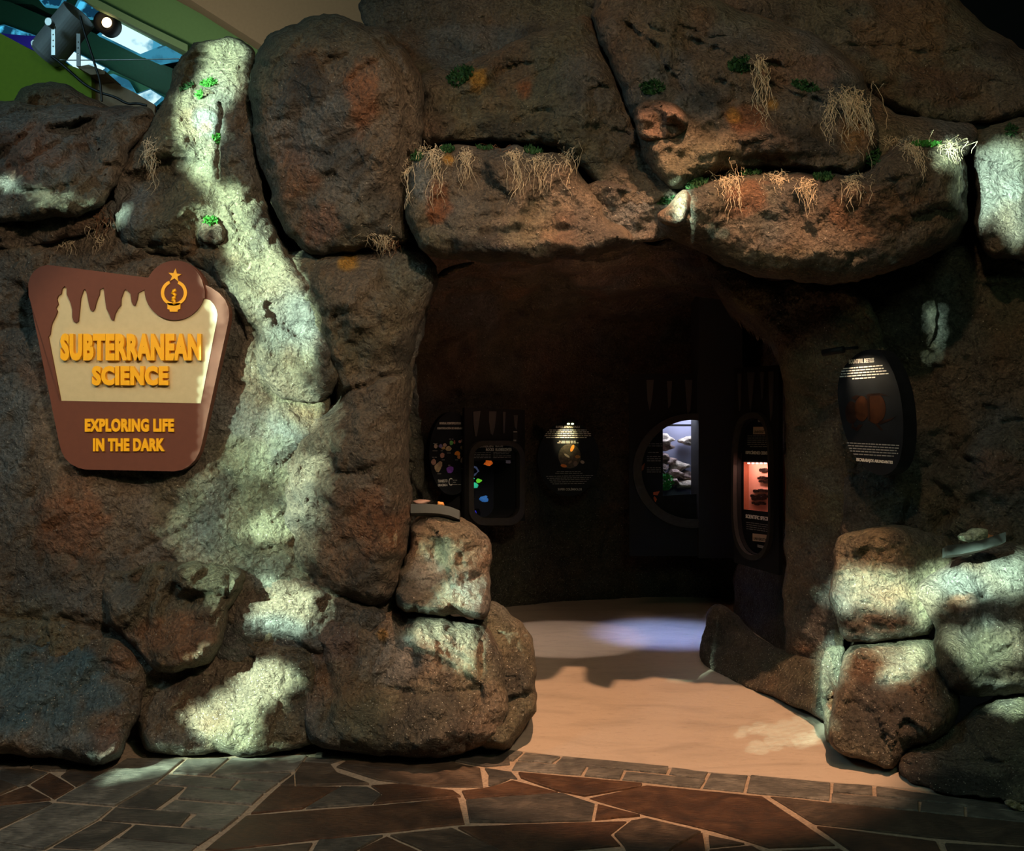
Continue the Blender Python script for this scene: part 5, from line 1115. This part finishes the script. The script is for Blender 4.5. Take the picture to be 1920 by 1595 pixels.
def raster(patches, blur):
    w_, h_ = W//2, H//2; gx, gy = np.meshgrid(np.arange(w_)*2+1.0, np.arange(h_)*2+1.0); I = np.zeros((h_, w_))
    q = np.stack([gx.ravel()/26, gy.ravel()/26, np.full(gx.size, 3.3)], 1)
    wx = (fbm(q, 1, 3)*20).reshape(gx.shape); wy = (fbm(q+40, 1, 3)*20).reshape(gx.shape)
    for P, k in patches:
        A = np.array(P, float); x0, y0 = A.min(0)-24; x1, y1 = A.max(0)+24
        a, b = max(0, int(x0//2)), min(w_, int(x1//2)+1); c, d = max(0, int(y0//2)), min(h_, int(y1//2)+1)
        if a >= b or c >= d: continue
        small = .4 if (y1-y0) < 80 else 1
        s, _, _ = dist_poly((gx+wx*small)[c:d, a:b].ravel(), (gy+wy*small)[c:d, a:b].ravel(), P)
        I[c:d, a:b] = np.maximum(I[c:d, a:b], (s.reshape(d-c, b-a) > 0)*k)
    for _ in range(2):
        J = np.pad(I, blur, mode='edge'); cs = np.cumsum(np.cumsum(np.pad(J, ((1, 0), (1, 0))), 0), 1); n = 2*blur+1
        I = (cs[n:, n:]-cs[:-n, n:]-cs[n:, :-n]+cs[:-n, :-n])/n/n
    return I
BAYER = np.array([[0,8,2,10],[12,4,14,6],[3,11,1,9],[15,7,13,5]])/16+1/32
def projector(pos, tgt, patches, hw, hh, blur, energy, rad, label, cell=.0125):
    """lamp in a housing whose slide is a perforated plate; the holes are where its beam should land on the rocks"""
    I = raster(patches, blur)
    d = (Vector(tgt)-pos).normalized(); R_ = d.cross(Vector((0, 0, 1))).normalized(); U_ = R_.cross(d)
    pd = .30; dist = (Vector(tgt)-pos).length; c = cell*pd/dist
    nx, ny = int(hw/cell), int(hh/cell); O_ = pos+d*pd
    op = np.ones((2*ny, 2*nx), bool)
    for j in range(-ny, ny):
        for i in range(-nx, nx):
            p = O_+R_*((i+.5)*c)+U_*((j+.5)*c)
            ok, loc, *_ = SC.ray_cast(DG, pos, (p-pos).normalized())
            if not ok or loc.y < 1: continue
            x = (CX+F*loc.x/loc.y)/2; y = (CY-F*(loc.z-CH)/loc.y)/2
            xi, yi = int(x), int(y)
            if 0 <= xi < I.shape[1] and 0 <= yi < I.shape[0] and I[yi, xi] > BAYER[j % 4, i % 4]: op[j+ny, i+nx] = False
    m = MB()
    def quad(i0, i1, j0, j1):
        m.add([O_+R_*(a*c)+U_*(b*c) for a, b in ((i0, j0), (i1, j0), (i1, j1), (i0, j1))], [(0, 1, 2, 3)])
    for j in range(2*ny):
        i = 0
        while i < 2*nx:
            if op[j, i]:
                k = i
                while k < 2*nx and op[j, k]: k += 1
                quad(i-nx, k-nx, j-ny, j-ny+1); i = k
            else: i += 1
    K = 1.6; X_, Y_ = nx, ny
    quad(-X_*K, X_*K, Y_, Y_*K); quad(-X_*K, X_*K, -Y_*K, -Y_); quad(-X_*K, -X_, -Y_, Y_); quad(X_, X_*K, -Y_, Y_)
    root = empty('pattern_projector', pos, label, 'projector')
    m.build('pattern_slide', M_BLACKM, root)
    hb = MB(); e0 = [O_+R_*(a*X_*K*c)+U_*(b*Y_*K*c) for a, b in ((-1,-1),(1,-1),(1,1),(-1,1))]; e1 = [p-d*(pd+.12) for p in e0]
    hb.add(e0+e1, [(0,1,5,4),(1,2,6,5),(2,3,7,6),(3,0,4,7),(4,5,6,7)]); hb.build('lamp_housing', M_BLACK, root)
    ang = 2*math.degrees(math.atan(math.hypot(hw, hh)*1.02/dist))
    spot('projector_lamp', pos, tgt, energy, GOBO, min(ang, 150), 0, rad)
projector(GL, (-.9, 4.7, 1.45), PATCH_L, 2.0, 2.3, 3, G_E[0], .0018, 'black box projector throwing dappled pale green light on the left rocks')
projector(GR, (1.95, 4.8, 1.3), PATCH_R, 1.7, 2.1, 4, G_E[1], .0018, 'black box projector throwing dappled pale green light on the right rocks')
